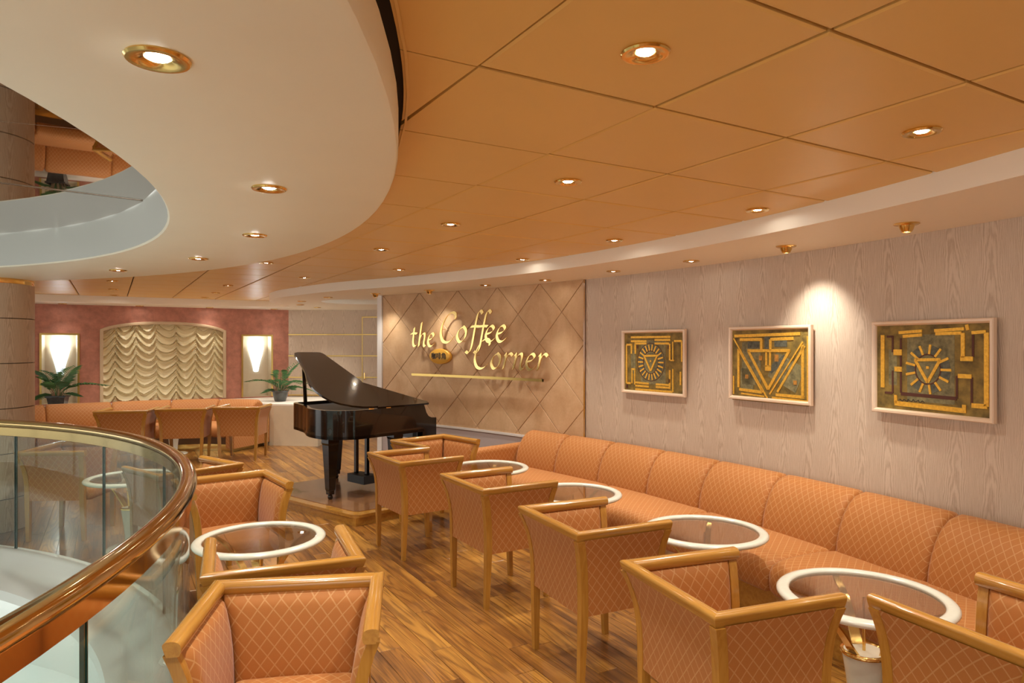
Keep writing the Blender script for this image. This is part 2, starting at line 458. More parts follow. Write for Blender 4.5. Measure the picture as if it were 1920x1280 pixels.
# niches
def niche(a, b):
    g = G(); d = -.16; z0, z1 = NZ
    q = [fw(a, z0), fw(b, z0), fw(b, z1), fw(a, z1), fw(a+.03, z0, d), fw(b-.03, z0, d), fw(b-.03, z1, d), fw(a+.03, z1, d)]
    g.add(q, [(4, 5, 6, 7), (0, 4, 7, 3), (5, 1, 2, 6), (3, 7, 6, 2), (0, 1, 5, 4)]); g.obj('niche_lining', 'console_face', rw, smooth=0)
    for (x0, x1, y0, y1) in ((a-.03, b+.03, z1, z1+.03), (a-.03, a, z0, z1), (b, b+.03, z0, z1)):
        g = G(); pts = [fw(x0, y0, .018), fw(x1, y0, .018), fw(x1, y1, .018), fw(x0, y1, .018), fw(x0, y0, -.01), fw(x1, y0, -.01), fw(x1, y1, -.01), fw(x0, y1, -.01)]
        g.add(pts, [(0, 1, 2, 3), (0, 4, 5, 1), (1, 5, 6, 2), (2, 6, 7, 3), (3, 7, 4, 0)]); g.obj('niche_frame', 'brass_dull', rw, smooth=0)
niche(*NL); niche(*NR_)
# arch surround
g = G(); path = [(AL, .72), (AL, arch_z(AL))]+[(AL+(AR-AL)*i/40, arch_z(AL+(AR-AL)*i/40)) for i in range(1, 40)]+[(AR, arch_z(AR)), (AR, .72)]
def arch_pt(a, b):
    i = min(len(path)-1, round(a*(len(path)-1))); t, z = path[i]
    if i in (0, 1): nx, nz = -1, 0
    elif i >= len(path)-2: nx, nz = 1, 0
    else:
        p, q = path[i-1], path[i+1]; dx, dz = q[0]-p[0], q[1]-p[1]; L = hypot(dx, dz); nx, nz = -dz/L, dx/L
        if dz > 0 and nx > 0: nx, nz = -nx, -nz
    pr = [(0, -.14), (0, .012), (.012, .02), (.042, .02), (.05, .01), (.05, 0)][round(b*5)]
    zz = z+nz*pr[0]
    if i == 1: zz = z+.03*(pr[0]/.05)
    if i == len(path)-2: zz = z+.03*(pr[0]/.05)
    return fw(t+nx*pr[0], zz, pr[1])
g.grid(arch_pt, len(path)-1, 5); g.obj('window_surround', 'arch_paint', rw)
# ruched curtain
def curtain(a, b):
    t = AL+(AR-AL)*a; zt = arch_z(t)+.01; z = .70+(zt-.70)*b
    cols = 6.0; q = (a*cols-.55); fq = q-math.floor(q); s_ = abs(2*fq-1)      # 1 at gathers, 0 at swag middle
    sag = .15*(1-s_**2)
    ph = (z+sag+.03*sin(q*5+z*3))/.140
    fr = ph-math.floor(ph)
    fold = (1-fr)**1.5*.075*(1-s_**5*.8)
    wr = .006*sin(ph*2*pi*3+q*2)*(.4+s_)
    return fw(t, z, -.115+.02+fold+wr+.018*s_**8)
g = G(); g.grid(curtain, 150, 190)
cu = tag(g.obj('ruched_curtain', 'satin'), 'cream satin ruched curtain hanging in the arched window of the red wall', 'curtain')
# pale panelled wall with door, right of the red wall
BW = [fw(T1, 0), Vector((-3.55, 13.12, 0)), Vector((-2.2, 13.2, 0)), Vector((1.5, 13.3, 0))]
g = G()
for a, b, u0 in zip(BW[:-1], BW[1:], (0, 1, 3)):
    L = (b-a).length; g.add([a, b, b+Vector((0, 0, 2.5)), a+Vector((0, 0, 2.5))], [(0, 1, 2, 3)], [(u0, 0), (u0+L, 0), (u0+L, 2.5), (u0, 2.5)])
bw = struct(g.obj('wall_passage', 'veneer', smooth=0), 'pale veneer wall with thin brass lines')
def barseg(a, b, z0, z1, off=.012):
    d = (b-a).normalized(); nr = Vector((d.y, -d.x, 0))*off; up0 = Vector((0, 0, z0)); up1 = Vector((0, 0, z1))
    return [a+nr+up0, b+nr+up0, b+nr+up1, a+nr+up1, a+up0, b+up0, b+up1, a+up1], [(0, 1, 2, 3), (3, 2, 6, 7), (0, 4, 5, 1), (0, 3, 7, 4), (1, 5, 6, 2)]
for z in (1.885, 1.475, 1.06, .72):
    for a, b in ((BW[0], BW[1]), (BW[1], BW[2])):
        g = G(); g.add(*barseg(a, b, z, z+.02)); g.obj('brass_strip', 'brass_dull', bw, smooth=0)
dr = G(); a = BW[1].lerp(BW[2], .49); b = BW[1].lerp(BW[2], 1.0)
dr.add(*barseg(a, b, .02, 2.22, .022)); dr = struct(dr.obj('door_1', 'veneer', smooth=0), 'pale veneer door in the passage wall')
for x0, x1, z0, z1 in ((a, a.lerp(b, .02), .02, 2.24), (a, b, 2.22, 2.24)):
    g = G(); g.add(*barseg(x0, x1, z0, z1, .03)); g.obj('door_trim', 'brass_dull', dr, smooth=0)
for z in (1.885, 1.475, 1.06):
    g = G(); g.add(*barseg(a, b, z, z+.02, .03)); g.obj('brass_strip', 'brass_dull', dr, smooth=0)
hp = a.lerp(b, .08); g = G(); g.tube([hp+Vector((0, -.03, 1.03)), hp+Vector((0, -.06, 1.05)), hp+Vector((0, -.06, 1.16))], .012); g.obj('door_handle', 'brass', dr)

# ---------------------------------------------------------------- ceiling
ceil_ = struct(G().prism([(-16, -5), (6, -5), (6, 15), (-16, 15)], 2.50, 2.62, holes=[circ(DC, 4.82)]).obj('ceiling', 'dark_gap'), 'ceiling of square satin orange metal tiles')
O0 = Vector((-.0956, 1.9088)); E1 = Vector((.56326, .33135)); E2 = Vector((-.3214, .54636)); L1_, L2_ = E1.length, E2.length
gp = .006
g = G(); q = [(gp, gp), (L1_-gp, gp), (L1_-gp, L2_-gp), (gp, L2_-gp)]; bb = .009
q2 = [(gp+bb, gp+bb), (L1_-gp-bb, gp+bb), (L1_-gp-bb, L2_-gp-bb), (gp+bb, L2_-gp-bb)]
vs = [(x, y, .02) for x, y in q]+[(x, y, .004) for x, y in q]+[(x, y, 0) for x, y in q2]
fs = [(8, 11, 10, 9)]+[(k*4+(i+1) % 4, k*4+i, (k+1)*4+i, (k+1)*4+(i+1) % 4) for k in (0, 1) for i in range(4)]
g.add(vs, fs); tile_me = g.mesh('ceiling_tile', 'tile', 0); ta = atan2(E1.y, E1.x)
nt = 0
for i in range(-16, 18):
    for j in range(-12, 26):
        p = O0+E1*i+E2*j; cs = [p, p+E1, p+E2, p+E1+E2]; m = p+(E1+E2)/2
        if m.y < -1.6 or m.x < -9.5: continue
        df = (m-Vector(FC)).length
        if df > FR+.45 and not (m.x < -3.3 and m.y > 6): continue
        if (Vector((m.x, m.y, 0))-FB).dot(FN) < .55: continue
        nt += 1
        if min((c-Vector(DC)).length for c in cs) < DR+.06:
            d = m-Vector(DC)
            if d.length < DR-.5: continue
            d.normalize(); pl = clip([p+E1*.006+E2*.006, p+E1*.994+E2*.006, p+E1*.994+E2*.994, p+E1*.006+E2*.994], Vector(DC)+d*(DR+.016), d)
            rr = DR+.016; out = []
            for q, v in enumerate(pl):
                w_ = pl[(q+1) % len(pl)]; on = [abs((k-Vector(DC)).dot(d)-rr) < 1e-6 for k in (v, w_)]
                arc = lambda k: Vector(DC)+(k-Vector(DC)).normalized()*rr
                out.append(arc(v) if on[0] else v)
                if on[0] and on[1]: out += [arc(v.lerp(w_, k/6)) for k in range(1, 6)]
            pl = out
            if len(pl) > 2: G().prism([(v.x, v.y) for v in pl], Z_TILE, Z_TILE+.02).obj('ceiling_tile', 'tile', ceil_, smooth=0)
            continue
        link(tile_me, 'ceiling_tile', ceil_, (p.x, p.y, Z_TILE), ta)
# trim at the tile edge by the ring
g = G(); g.lathe([(DR+.034, Z_TILE-.003), (DR+.026, Z_TILE-.004), (DR+.025, Z_TILE+.02)], 120, DC); g.obj('tile_edge_trim', 'tile', ceil_)

# white soffit along the walls: inner edge = curved fascia, nose, far fascia
inner = []
for k in range(0, 41):
    a = R(-42+k*(101-0)/40*1.0)
    if a > R(57.4): break
    inner.append((FC[0]+FR*cos(a), FC[1]+FR*sin(a)))
inner += [tuple(p[:2]) for p in catmull([(*inner[-1], 0), (-2.37, 8.66, 0), (-2.87, 9.2, 0), (-3.27, 9.65, 0), (-3.58, 10.15, 0), (-3.75, 10.55, 0), (-3.83, 11.0, 0), (-3.80, 11.5, 0), (-3.9, 11.95, 0), (-4.3, 12.06, 0)], 5)[1:]]
fa = fw(-.22, 0, .86); fb = fw(-4.2, 0, .86)
inner += [(fw(.9, 0, .86).x, fw(.9, 0, .86).y), (fb.x, fb.y)]
outer = [(-9.6, 10.9), (-9.6, 14.6), (5.5, 14.6), (5.5, -5.2)]
poly = inner+outer
rec = circ((-2.35, 10.7), .62, 40)
g = G().prism(poly, Z_SOF, Z_TILE+.02, holes=[rec], top=False)
so = struct(g.obj('ceiling_soffit', 'soffit_paint', smooth=25), 'lowered cream soffit following the curved wall')
g = G(); g.prism(circ((-2.35, 10.7), .64, 40), Z_SOF+.085, Z_SOF+.095); g.obj('recess_cover', 'cool_paint', so)

# cream ring around the atrium opening
g = G(); nn = 160
op = [(DR-.1, Z_TILE+.03), (DR-.1, 2.436), (DR-.008, 2.436), (DR, 2.428), (DR, 2.325), (DR-.006, 2.311), (DR-.02, Z_RING)]
ip = [(HR+.03, Z_RING), (HR+.008, Z_RING+.003), (HR, Z_RING+.012)]
def ringpt(i, j):
    a = 2*pi*i
    k = round(j*(len(op)+len(ip)-1))
    if k < len(op): r, z = op[k]; c = DC
    else: r, z = ip[k-len(op)]; c = HC
    return (c[0]+r*cos(a), c[1]+r*sin(a), z)
g.grid(ringpt, nn, len(op)+len(ip)-1)
rg = struct(g.obj('ceiling_ring', 'cream_paint', smooth=30), 'broad cream curved ceiling ring around the atrium')
g = G(); g.lathe([(HR, Z_RING+.012), (HR, Z_MIR+.02)], nn, HC); g.obj('inner_fascia', 'cool_paint', rg)
g = G(); g.lathe([(DR-.098, 2.437), (DR-.098, Z_TILE+.05)], nn, DC); g.obj('shadow_gap', 'dark_gap', rg)
# mirror wedges in the opening
for k in range(18):
    a0 = R(1+20*k)+.0012; a1 = R(21+20*k)-.0012
    z = Z_MIR+(.0 if k % 2 else .004); tl = (0.0, .006, -.004, .003)[k % 4]
    pts = [(0.35, a0), (HR-.002, a0), (HR-.002, (2*a0+a1)/3), (HR-.002, (a0+2*a1)/3), (HR-.002, a1), (.35, a1)]
    vs = [(HC[0]+r*cos(a), HC[1]+r*sin(a), z+tl*r/HR) for r, a in pts]
    vs += [(x, y, zz+.01) for x, y, zz in vs]
    g = G(); n6 = 6
    g.add(vs, [tuple(reversed(range(6))), tuple(range(6, 12))]+[(i, (i+1) % 6, 6+(i+1) % 6, 6+i) for i in range(6)])
    g.obj('mirror_panel', 'mirror_glass', rg, smooth=0)

# ---------------------------------------------------------------- atrium kerb, infill, balustrade
g = G(); g.lathe([(RR+.06, -.01), (RR+.055, .012), (RR+.04, .03), (RR-.03, .034), (RR-.06, .02), (RR-.09, -.02), (RR-.20, -.07), (RR-.30, -.10), (RR-.36, -.13), (RR-.365, -.20)], 160, RC)
kb = struct(g.obj('trim_2', 'white_slab', smooth=50), 'white curved kerb around the atrium')
g = G(); g.lathe([(RR-.22, -.15), (RR+.04, -.15)], 120, RC); lamp_mat('fill_glow', (.93, 1, .97), ATRIUM_FILL); g.obj('fill_ring', 'fill_glow', kb)  # unseen glowing ring under the kerb, added to bounce neutral light upward
g = G(); g.lathe([(RR+.1, -.02), (RR+.1, -.95)], 120, RC); g.obj('shaft_wall', 'white_slab', kb)
g = G(); g.prism(circ(RC, RR+.1, 120), -1.0, -.95); struct(g.obj('atrium_cover', 'white_slab'), 'smooth white floor inside the atrium')
bal = tag(empty('glass_balustrade', (RC[0]+RR, RC[1], 0)), 'curved glass balustrade with polished brass handrail around the atrium', 'balustrade')
off = Vector((-(RC[0]+RR), -RC[1], 0))
def local(g, o): g.v = [(x+o.x, y+o.y, z+o.z) for x, y, z in g.v]; return g
az = [-84, -69, -54, -39, -24, -9, 5.84, 24.4, 39.48, 54.41, 69.77, 85, 100, 115, 130, 145, 160, 175]
for a0, a1 in zip(az[:-1], az[1:]):
    g = G(); m = 10; ga = .10
    A0, A1 = R(a0+ga), R(a1-ga)
    for r, rev in ((RR-.006, 0), (RR+.006, 1)):
        vs = [(RC[0]+r*cos(A0+(A1-A0)*i/m), RC[1]+r*sin(A0+(A1-A0)*i/m), z) for i in range(m+1) for z in (.034, 1.0)]
        fs = [(2*i, 2*i+2, 2*i+3, 2*i+1) for i in range(m)]
        g.add(vs, [f[::-1] for f in fs] if not rev else fs)
    p = local(g, off).obj('glass_panel', 'rail_glass', bal)
    for A in (A0, A1):
        g = G(); e = [(RC[0]+r*cos(A), RC[1]+r*sin(A)) for r in (RR-.006, RR+.006)]; tx, ty = -sin(A)*.003, cos(A)*.003
        g.prism([(e[0][0]-tx, e[0][1]-ty), (e[1][0]-tx, e[1][1]-ty), (e[1][0]+tx, e[1][1]+ty), (e[0][0]+tx, e[0][1]+ty)], .034, 1.0)
        local(g, off).obj('glass_edge', 'glass_edge', p, smooth=0)
A0, A1 = R(-84), R(175); ln = 140
g = G()
g.grid(lambda a, b: (RC[0]+(RR+.040*cos(2*pi*b))*cos(A0+(A1-A0)*a), RC[1]+(RR+.040*cos(2*pi*b))*sin(A0+(A1-A0)*a), 1.05+.034*sin(2*pi*b)), ln, 16)
local(g, off).obj('handrail', 'bronze', bal, smooth=60)
ch = [(-.017, .955), (-.017, 1.026), (.017, 1.026), (.017, .955), (.010, .950), (-.010, .950), (-.017, .955)]
g = G(); g.grid(lambda a, b: (RC[0]+(RR+ch[round(b*6)][0])*cos(A0+(A1-A0)*a), RC[1]+(RR+ch[round(b*6)][0])*sin(A0+(A1-A0)*a), ch[round(b*6)][1]), ln, 6)
local(g, off).obj('rail_channel', 'bronze', bal, smooth=30)

# ---------------------------------------------------------------- column
CX_, CY_, CRr = -4.95, 6.35, .42
colm = struct(empty('trim_3', (CX_, CY_, 0)), 'round column clad in pale veneer with brass top band')
zz = [.0, .42, .83, 1.23, 1.63, 1.98, 2.275]
zs = [0, .30, .71, 1.12, 1.53, 1.94, 2.262]
for z0, z1 in zip(zs[:-1], zs[1:]):
    for k in range(3):
        a0, a1 = R(-62+120*k+.25), R(58+120*k-.25); g = G()
        g.lathe([(CRr-.01, z0+.002), (CRr, z0+.005), (CRr, z1-.005), (CRr-.01, z1-.002)], 20, a0=a0, a1=a1); g.obj('cladding_panel', 'veneer', colm)
g = G(); g.lathe([(CRr-.012, 0), (CRr-.012, 2.28)], 40); g.obj('column_core', 'dark_gap', colm)
g = G(); g.lathe([(CRr-.004, 2.257), (CRr-.002, 2.262), (CRr-.002, 2.306)], 48); g.obj('brass_band', 'brass', colm)

# ---------------------------------------------------------------- downlights
def lathe_me(prof, name, mat, n=28, smooth=40): return G().lathe(prof, n).mesh(name, mat, smooth)
ring_me = lathe_me([(.064, 0), (.066, -.004), (.062, -.009), (.052, -.010), (.040, -.006), (.030, -.003), (.024, .004)], 'trim_ring', 'brass')
bulb_me = G().lathe([(0, -.006), (.012, -.0055), (.021, -.003), (.024, .004)], 20).mesh('bulb', 'bulb', 60)
eye_me = lathe_me([(.064, 0), (.066, -.004), (.060, -.008), (.046, -.009), (.040, -.012), (.034, -.030), (.026, -.046), (.020, -.048), (.019, -.040)], 'trim_ring', 'brass')
eyebulb_me = G().lathe([(0, -.044), (.016, -.043), (.019, -.038)], 20).mesh('bulb', 'bulb', 60)
LD = {}
def spot(key, energy, size, blend=.7):
    if key not in LD:
        l = bpy.data.lights.new('downlight_beam', 'SPOT'); l.energy = energy; l.spot_size = R(size); l.spot_blend = blend; l.color = LAMP; l.shadow_soft_size = .03; LD[key] = l
    return LD[key]
def downlight(x, y, z, label, group, light=None, eye=False, tilt=None):
    o = tag(empty('downlight', (x, y, z)), label, 'downlight', group)
    link(eye_me if eye else ring_me, 'trim_ring', o); link(eyebulb_me if eye else bulb_me, 'bulb', o)
    if light:
        l = bpy.data.objects.new('downlight_beam', light); C.objects.link(l); l.parent = o; l.location = (0, 0, -.06 if eye else -.022)
        if tilt:
            d = Vector(tilt); l.rotation_euler = d.to_track_quat('-Z', 'Y').to_euler()
    return o
ORD = ['nearest', 'second', 'third', 'fourth', 'fifth', 'sixth', 'seventh', 'eighth', 'ninth', 'tenth', 'eleventh', 'twelfth']
def ordl(i, s): return f'{s}, {ORD[i]} to the camera' if i == 0 else f'{s}, {ORD[i]} from the camera'
sp_t = spot('tile', E_TILE, 112, 1); sp_r = spot('ring', E_RING, 112, 1); sp_s = spot('sof', E_SOFFIT, 76, 1); sp_f = spot('far', E_FAR, 112, 1); sp_w = spot('wash', 30, 80, 1); sp_v = spot('signwash', 15, 100, 1); sp_x = spot('farwall', 7, 100, 1)
for i, (x, y) in enumerate([(.354, 1.813), (.266, 3.246), (-.395, 4.395), (-1.062, 5.549), (-2.323, 6.45), (-3.71, 8.92)]):
    downlight(x, y, Z_TILE, ordl(i, 'brass downlight in orange ceiling, row beside the cream ring'), 'ceiling downlights', sp_t)
for i, (x, y) in enumerate([(1.49, 2.483), (1.411, 3.926), (.76, 5.068), (.097, 6.208), (-1.167, 7.045), (-2.396, 7.883)]):
    downlight(x, y, Z_TILE, ordl(i, 'brass downlight in orange ceiling, row beside the cream soffit'), 'ceiling downlights', sp_t)
for i, (x, y) in enumerate([(-4.86, 8.3), (-5.57, 9.54), (-6.22, 10.68)]):
    downlight(x, y, Z_TILE, ordl(i, 'small brass downlight in orange ceiling before the red wall'), 'ceiling downlights', sp_f)
for i, (x, y) in enumerate([(-4.43, 10.2), (-5.04, 11.2)]):
    downlight(x, y, Z_TILE, ordl(i, 'small brass downlight in orange ceiling above the far banquette'), 'ceiling downlights', sp_f)
for i, (x, y) in enumerate([(-.747, 1.44), (-.937, 2.634), (-1.416, 3.759), (-2.196, 4.78), (-3.19, 5.53)]):
    downlight(x, y, Z_RING, ordl(i, 'brass downlight set in the cream ceiling ring'), 'ring downlights', sp_r)
for k, (x, y) in enumerate([(-.79, .25), (-1.2, -.9)]):
    downlight(x, y, Z_RING, ['brass downlight in the cream ring beside the camera', 'brass downlight in the cream ring behind the camera'][k], 'ring downlights', sp_r)
for k, (x, y) in enumerate([(.3, .3), (1.6, .9), (.1, -1.0), (1.5, -.6)]):
    downlight(x, y, Z_TILE, f'brass downlight in orange ceiling behind the camera, {ORD[k+1]} of four' if k else 'brass downlight in orange ceiling just behind the camera', 'ceiling downlights', sp_t)
SOF = [(2.178, 3.767, 1), (1.856, 4.622, 1), (1.43, 5.446, 0), (.92, 6.196, 0), (.341, 7.037, 0), (-.298, 7.634, 0), (-1.01, 8.342, 1), (-1.781, 8.907, 1)]
for i, (x, y, e) in enumerate(SOF):
    d = Vector((x-WC[0], y-WC[1])).normalized(); tl = (d.x*(.5 if i == 1 else .25), d.y*(.5 if i == 1 else .25), -1) if i else (-.3, .3, -1)
    downlight(x, y, Z_SOF, ordl(i, ('brass gimbal spotlight' if e else 'brass downlight')+' in the curved soffit along the wall'), 'soffit downlights', (sp_w if i == 1 else sp_v) if e and i else sp_s, bool(e), tl if e else (-d.x*.12, -d.y*.12, -1))
for k, (x, y) in enumerate([(2.36, 2.75), (2.42, 1.7)]):
    d = Vector((x-WC[0], y-WC[1])).normalized()
    downlight(x, y, Z_SOF, ['brass downlight in the soffit right of the frame', 'brass downlight in the soffit beside the camera'][k], 'soffit downlights', sp_s, False, (-d.x*.12, -d.y*.12, -1))
for i, (x, y) in enumerate([(-2.589, 9.607), (-3.229, 10.491), (-3.536, 11.4), (-3.483, 12.215)]):
    downlight(x, y, Z_SOF, ordl(i, 'small brass downlight in the rounded soffit above the passage'), 'soffit downlights', sp_f)
for i, (x, y) in enumerate([(-7.313, 11.104), (-6.387, 11.713), (-5.45, 12.303), (-4.447, 12.762)]):
    downlight(x, y, Z_SOF, ['leftmost', 'second from left', 'third from left', 'rightmost'][i]+' small brass downlight in the soffit before the red wall', 'soffit downlights', sp_x)

# ---------------------------------------------------------------- armchairs
ZB = .745; HO = .275; YB, YF = .064, .556
def flare(z): return .052*max(0, min(1, (z-.36)/(ZB-.36)))**3.2
def make_chair():
    root = empty('armchair')
    zs = [0, .12, .24, .36, .42, .47, .52, .57, .62, .66, .70, ZB]
    for sx in (-1, 1):
        for back in (1, 0):
            g = G(); vs = []
            for z in zs:
                f = flare(z); s_ = .030+.010*min(1, z/.36); ox = HO+f-.018*max(0, 1-z/.36)
                oy = (YB-f) if back else (YF+f*.38); dy = s_ if back else -s_
                if not back: oy -= .0
                vs += [(sx*ox, oy, z), (sx*(ox-s_), oy, z), (sx*(ox-s_), oy+dy, z), (sx*ox, oy+dy, z)]
            n = len(zs); fs = []
            for i in range(n-1):
                for k in range(4): fs.append((i*4+k, i*4+(k+1) % 4, (i+1)*4+(k+1) % 4, (i+1)*4+k))
            fs += [(0, 1, 2, 3), tuple(4*(n-1)+k for k in (3, 2, 1, 0))]
            g.add(vs, fs); g.obj('leg', 'honey', root, smooth=30, weld=True)
    # back panel
    nz = 12
    def zz_(b): return .355+(ZB+.005-.355)*b
    g = G(); w = lambda z: HO+flare(z)-.040
    g.grid(lambda a, b: (w(zz_(b))*(2*a-1), YB-flare(zz_(b))+.005, zz_(b)), 6, nz, lambda a, b: ((2*a-1)*.243, zz_(b)))
    def inner_b(a, b):
        z = zz_(b); e = min(1, min(a, 1-a)/.10); e2 = min(1, (1-b)/.10)
        return (w(z)*(2*a-1), YB-flare(z)+.034+.030*sqrt(1-(1-e)**2)*sqrt(max(0, 1-(1-e2)**2)), z)
    k = G(); k.grid(inner_b, 20, 16, lambda a, b: ((2*a-1)*.243, zz_(b)))
    g.add(k.v, k.f, k.u)
    g.add([(-w(.355), YB+.005, .355), (w(.355), YB+.005, .355), (w(.355), YB+.05, .355), (-w(.355), YB+.05, .355)], [(0, 1, 2, 3)])
    g.obj('backrest', 'fabric', root, smooth=50)
    for sx in (-1, 1):
        y0 = lambda z: YB-flare(z)+.040; y1 = lambda z: YF+flare(z)*.38-.040
        g = G()
        g.grid(lambda a, b: (sx*(HO+flare(zz_(b))-.005), y0(zz_(b))+(y1(zz_(b))-y0(zz_(b)))*a, zz_(b)), 6, nz, lambda a, b: (.42*a, zz_(b)))
        def inner_s(a, b):
            z = zz_(b); e = min(1, min(a, 1-a)/.10); e2 = min(1, (1-b)/.10)
            return (sx*(HO+flare(z)-.032-.024*sqrt(1-(1-e)**2)*sqrt(max(0, 1-(1-e2)**2))), y0(z)+(y1(z)-y0(z))*a, z)
        k = G(); k.grid(inner_s, 20, 16, lambda a, b: (.42*a, zz_(b))); g.add(k.v, k.f, k.u)
        z = .355; g.add([(sx*(HO-.005), y0(z), z), (sx*(HO-.005), y1(z), z), (sx*(HO-.05), y1(z), z), (sx*(HO-.05), y0(z), z)], [(0, 1, 2, 3)])
        g.obj('side_panel', 'fabric', root, smooth=50)
    pr = [(-.012, .743), (-.005, .760), (-.0005, .775), (0, .781), (-.003, .7865), (-.010, .790), (-.024, .7915), (-.038, .790), (-.048, .785), (-.054, .776), (-.055, .764), (-.053, .752), (-.048, .744)]
    WT = .326; FE_ = .582
    st = [lambda o: (-(WT+o), FE_), lambda o: (-(WT+o), -o+.008), lambda o: (WT+o, -o+.008), lambda o: (WT+o, FE_)]
    for nm, a, b, mt in (('arm_rail', 0, 1, 'honey_y'), ('top_rail', 1, 2, 'honey_h'), ('arm_rail', 2, 3, 'honey_y')):
        g = G(); m = len(pr)
        va = [(*st[a](o), z) for o, z in pr]; vb = [(*st[b](o), z) for o, z in pr]
        fs = [(i, (i+1) % m, m+(i+1) % m, m+i) for i in range(m)]+[tuple(range(m))[::-1], tuple(m+i for i in range(m))]
        g.add(va+vb, fs); g.obj(nm, mt, root, smooth=40, weld=True)
    g = G(); g.rbox(-.232, .232, .112, .605, .345, .455, .042, crown=.022); g.obj('seat', 'fabric', root, smooth=60, weld=False)
    return root
proto = make_chair(); used = [0]
def chair(x, y, face, label, group='peach diamond-patterned armchairs', sx=1):
    o = proto if not used[0] else copy_tree(proto); used[0] = 1
    o.location = (x, y, 0); o.rotation_euler = (0, 0, R(face-90)); o.scale = (sx, 1, 1)
    tag(o, label, 'armchair', group); return o
chair(-1.058, 5.536, 34.5, 'peach armchair with its back to the aisle, beside the piano stage corner')
chair(-.356, 4.558, 30.5, 'peach armchair with back to the aisle, second table from the piano')
chair(.165, 3.573, 25.5, 'peach armchair with back to the aisle, third table from the piano')
chair(.56, 2.587, 20, 'large peach armchair at the nearest round table, its back corner toward the camera')
chair(1.82, 2.08, 113, 'peach armchair cut off by the bottom right corner of the photo')
chair(-.94, 6.79, -47, 'peach armchair facing the camera, between the piano and the end of the banquette')
chair(-.837, 2.708, -81, 'peach armchair in the bottom foreground, open side to the camera, beside the glass balustrade')
chair(-.924, 2.800, 112.5, 'peach armchair back to back with the foreground one, facing the lone round table')
chair(-2.06, 4.83, -54, 'peach armchair facing the camera behind the lone table by the balustrade')
chair(-2.265, 5.02, 143, 'peach armchair mostly hidden by the handrail, back to back with another')
chair(-4.27, 6.13, 4, 'peach armchair seen through the glass balustrade beside the column')
chair(-5.40, 9.394, 101, 'leftmost of three wide armchairs seen from behind at the far banquette', 'armchairs before the far banquette', 1.06)
chair(-4.72, 9.71, 101, 'middle one of three wide armchairs seen from behind at the far banquette', 'armchairs before the far banquette', 1.06)
chair(-4.03, 9.956, 92, 'rightmost of three wide armchairs seen from behind at the far banquette', 'armchairs before the far banquette', 1.06)

# ---------------------------------------------------------------- round tables
def make_table():
    root = empty('round_table')
    prof = [(.308, .580), (.306, .592), (.309, .600), (.318, .604), (.338, .605), (.352, .602), (.361, .594), (.362, .585), (.355, .577), (.338, .573), (.320, .574), (.308, .580)]
    G().lathe(prof, 64).obj('rim', 'ivory', root, smooth=60)
    g = G(); g.prism(circ((0, 0), .309, 64), .587, .595); g.obj('glass_top', 'smoked_glass', root)
    pr = [(0, 0), (.20, 0), (.205, .008), (.19, .018), (.075, .03), (.058, .06), (.060, .12), (.074, .24), (.090, .345), (.088, .352), (0, .352)]
    G().lathe(pr, 40).obj('pedestal', 'ivory', root, smooth=45)
    G().lathe([(.088, .338), (.096, .340), (.098, .347), (.094, .355), (.086, .357), (.080, .350)], 40).obj('brass_collar', 'brass', root, smooth=60)
    for k in range(3):
        a = 2*pi*k/3+.5; g = G()
        pts = catmull([(.055, 0, .34), (.085, 0, .375), (.15, 0, .46), (.22, 0, .53), (.312, 0, .575)], 5)
        vs = []
        for i, p in enumerate(pts):
            w = .026-.012*i/(len(pts)-1)
            q = pts[min(i+1, len(pts)-1)]-pts[max(0, i-1)]; q.normalize(); nr = Vector((-q.z, 0, q.x))*.004
            for s1, s2 in ((-1, -1), (1, -1), (1, 1), (-1, 1)):
                v = p+nr*s2; y = w*s1; vs.append((v.x*cos(a)-y*sin(a), v.x*sin(a)+y*cos(a), v.z))
        n = len(pts); fs = [(i*4+j, i*4+(j+1) % 4, (i+1)*4+(j+1) % 4, (i+1)*4+j) for i in range(n-1) for j in range(4)]+[(0, 1, 2, 3), tuple(4*(n-1)+j for j in (3, 2, 1, 0))]
        g.add(vs, fs); g.obj('support_arm', 'brass', root, smooth=40, weld=True)
    g = G(); g.tube([(0, 0, .352), (0, 0, .584)], .007, 10); g.obj('centre_rod', 'brass', root)
    return root
tp = make_table(); tu = [0]
def table(x, y, rz, label):
    o = tp if not tu[0] else copy_tree(tp); tu[0] = 1
    o.location = (x, y, 0); o.rotation_euler = (0, 0, rz); tag(o, label, 'table', 'round glass tables with ivory rims'); return o
table(-1.44, 3.905, .25, 'round glass table with ivory rim alone on the left, between facing armchairs')
table(1.554, 3.014, 1.0, 'round glass table with ivory rim nearest the camera by the long banquette')
table(1.147, 4.065, .7, 'round glass table with ivory rim, second along the banquette from the camera')
table(.456, 5.09, .3, 'round glass table with ivory rim, third along the banquette from the camera')
table(-.21, 6.16, .9, 'round glass table with ivory rim at the far end of the long banquette')
table(-3.16, 5.69, .4, 'round glass table with ivory rim seen through the glass balustrade')
table(-5.27, 10.63, .2, 'small round table before the curtained far banquette')

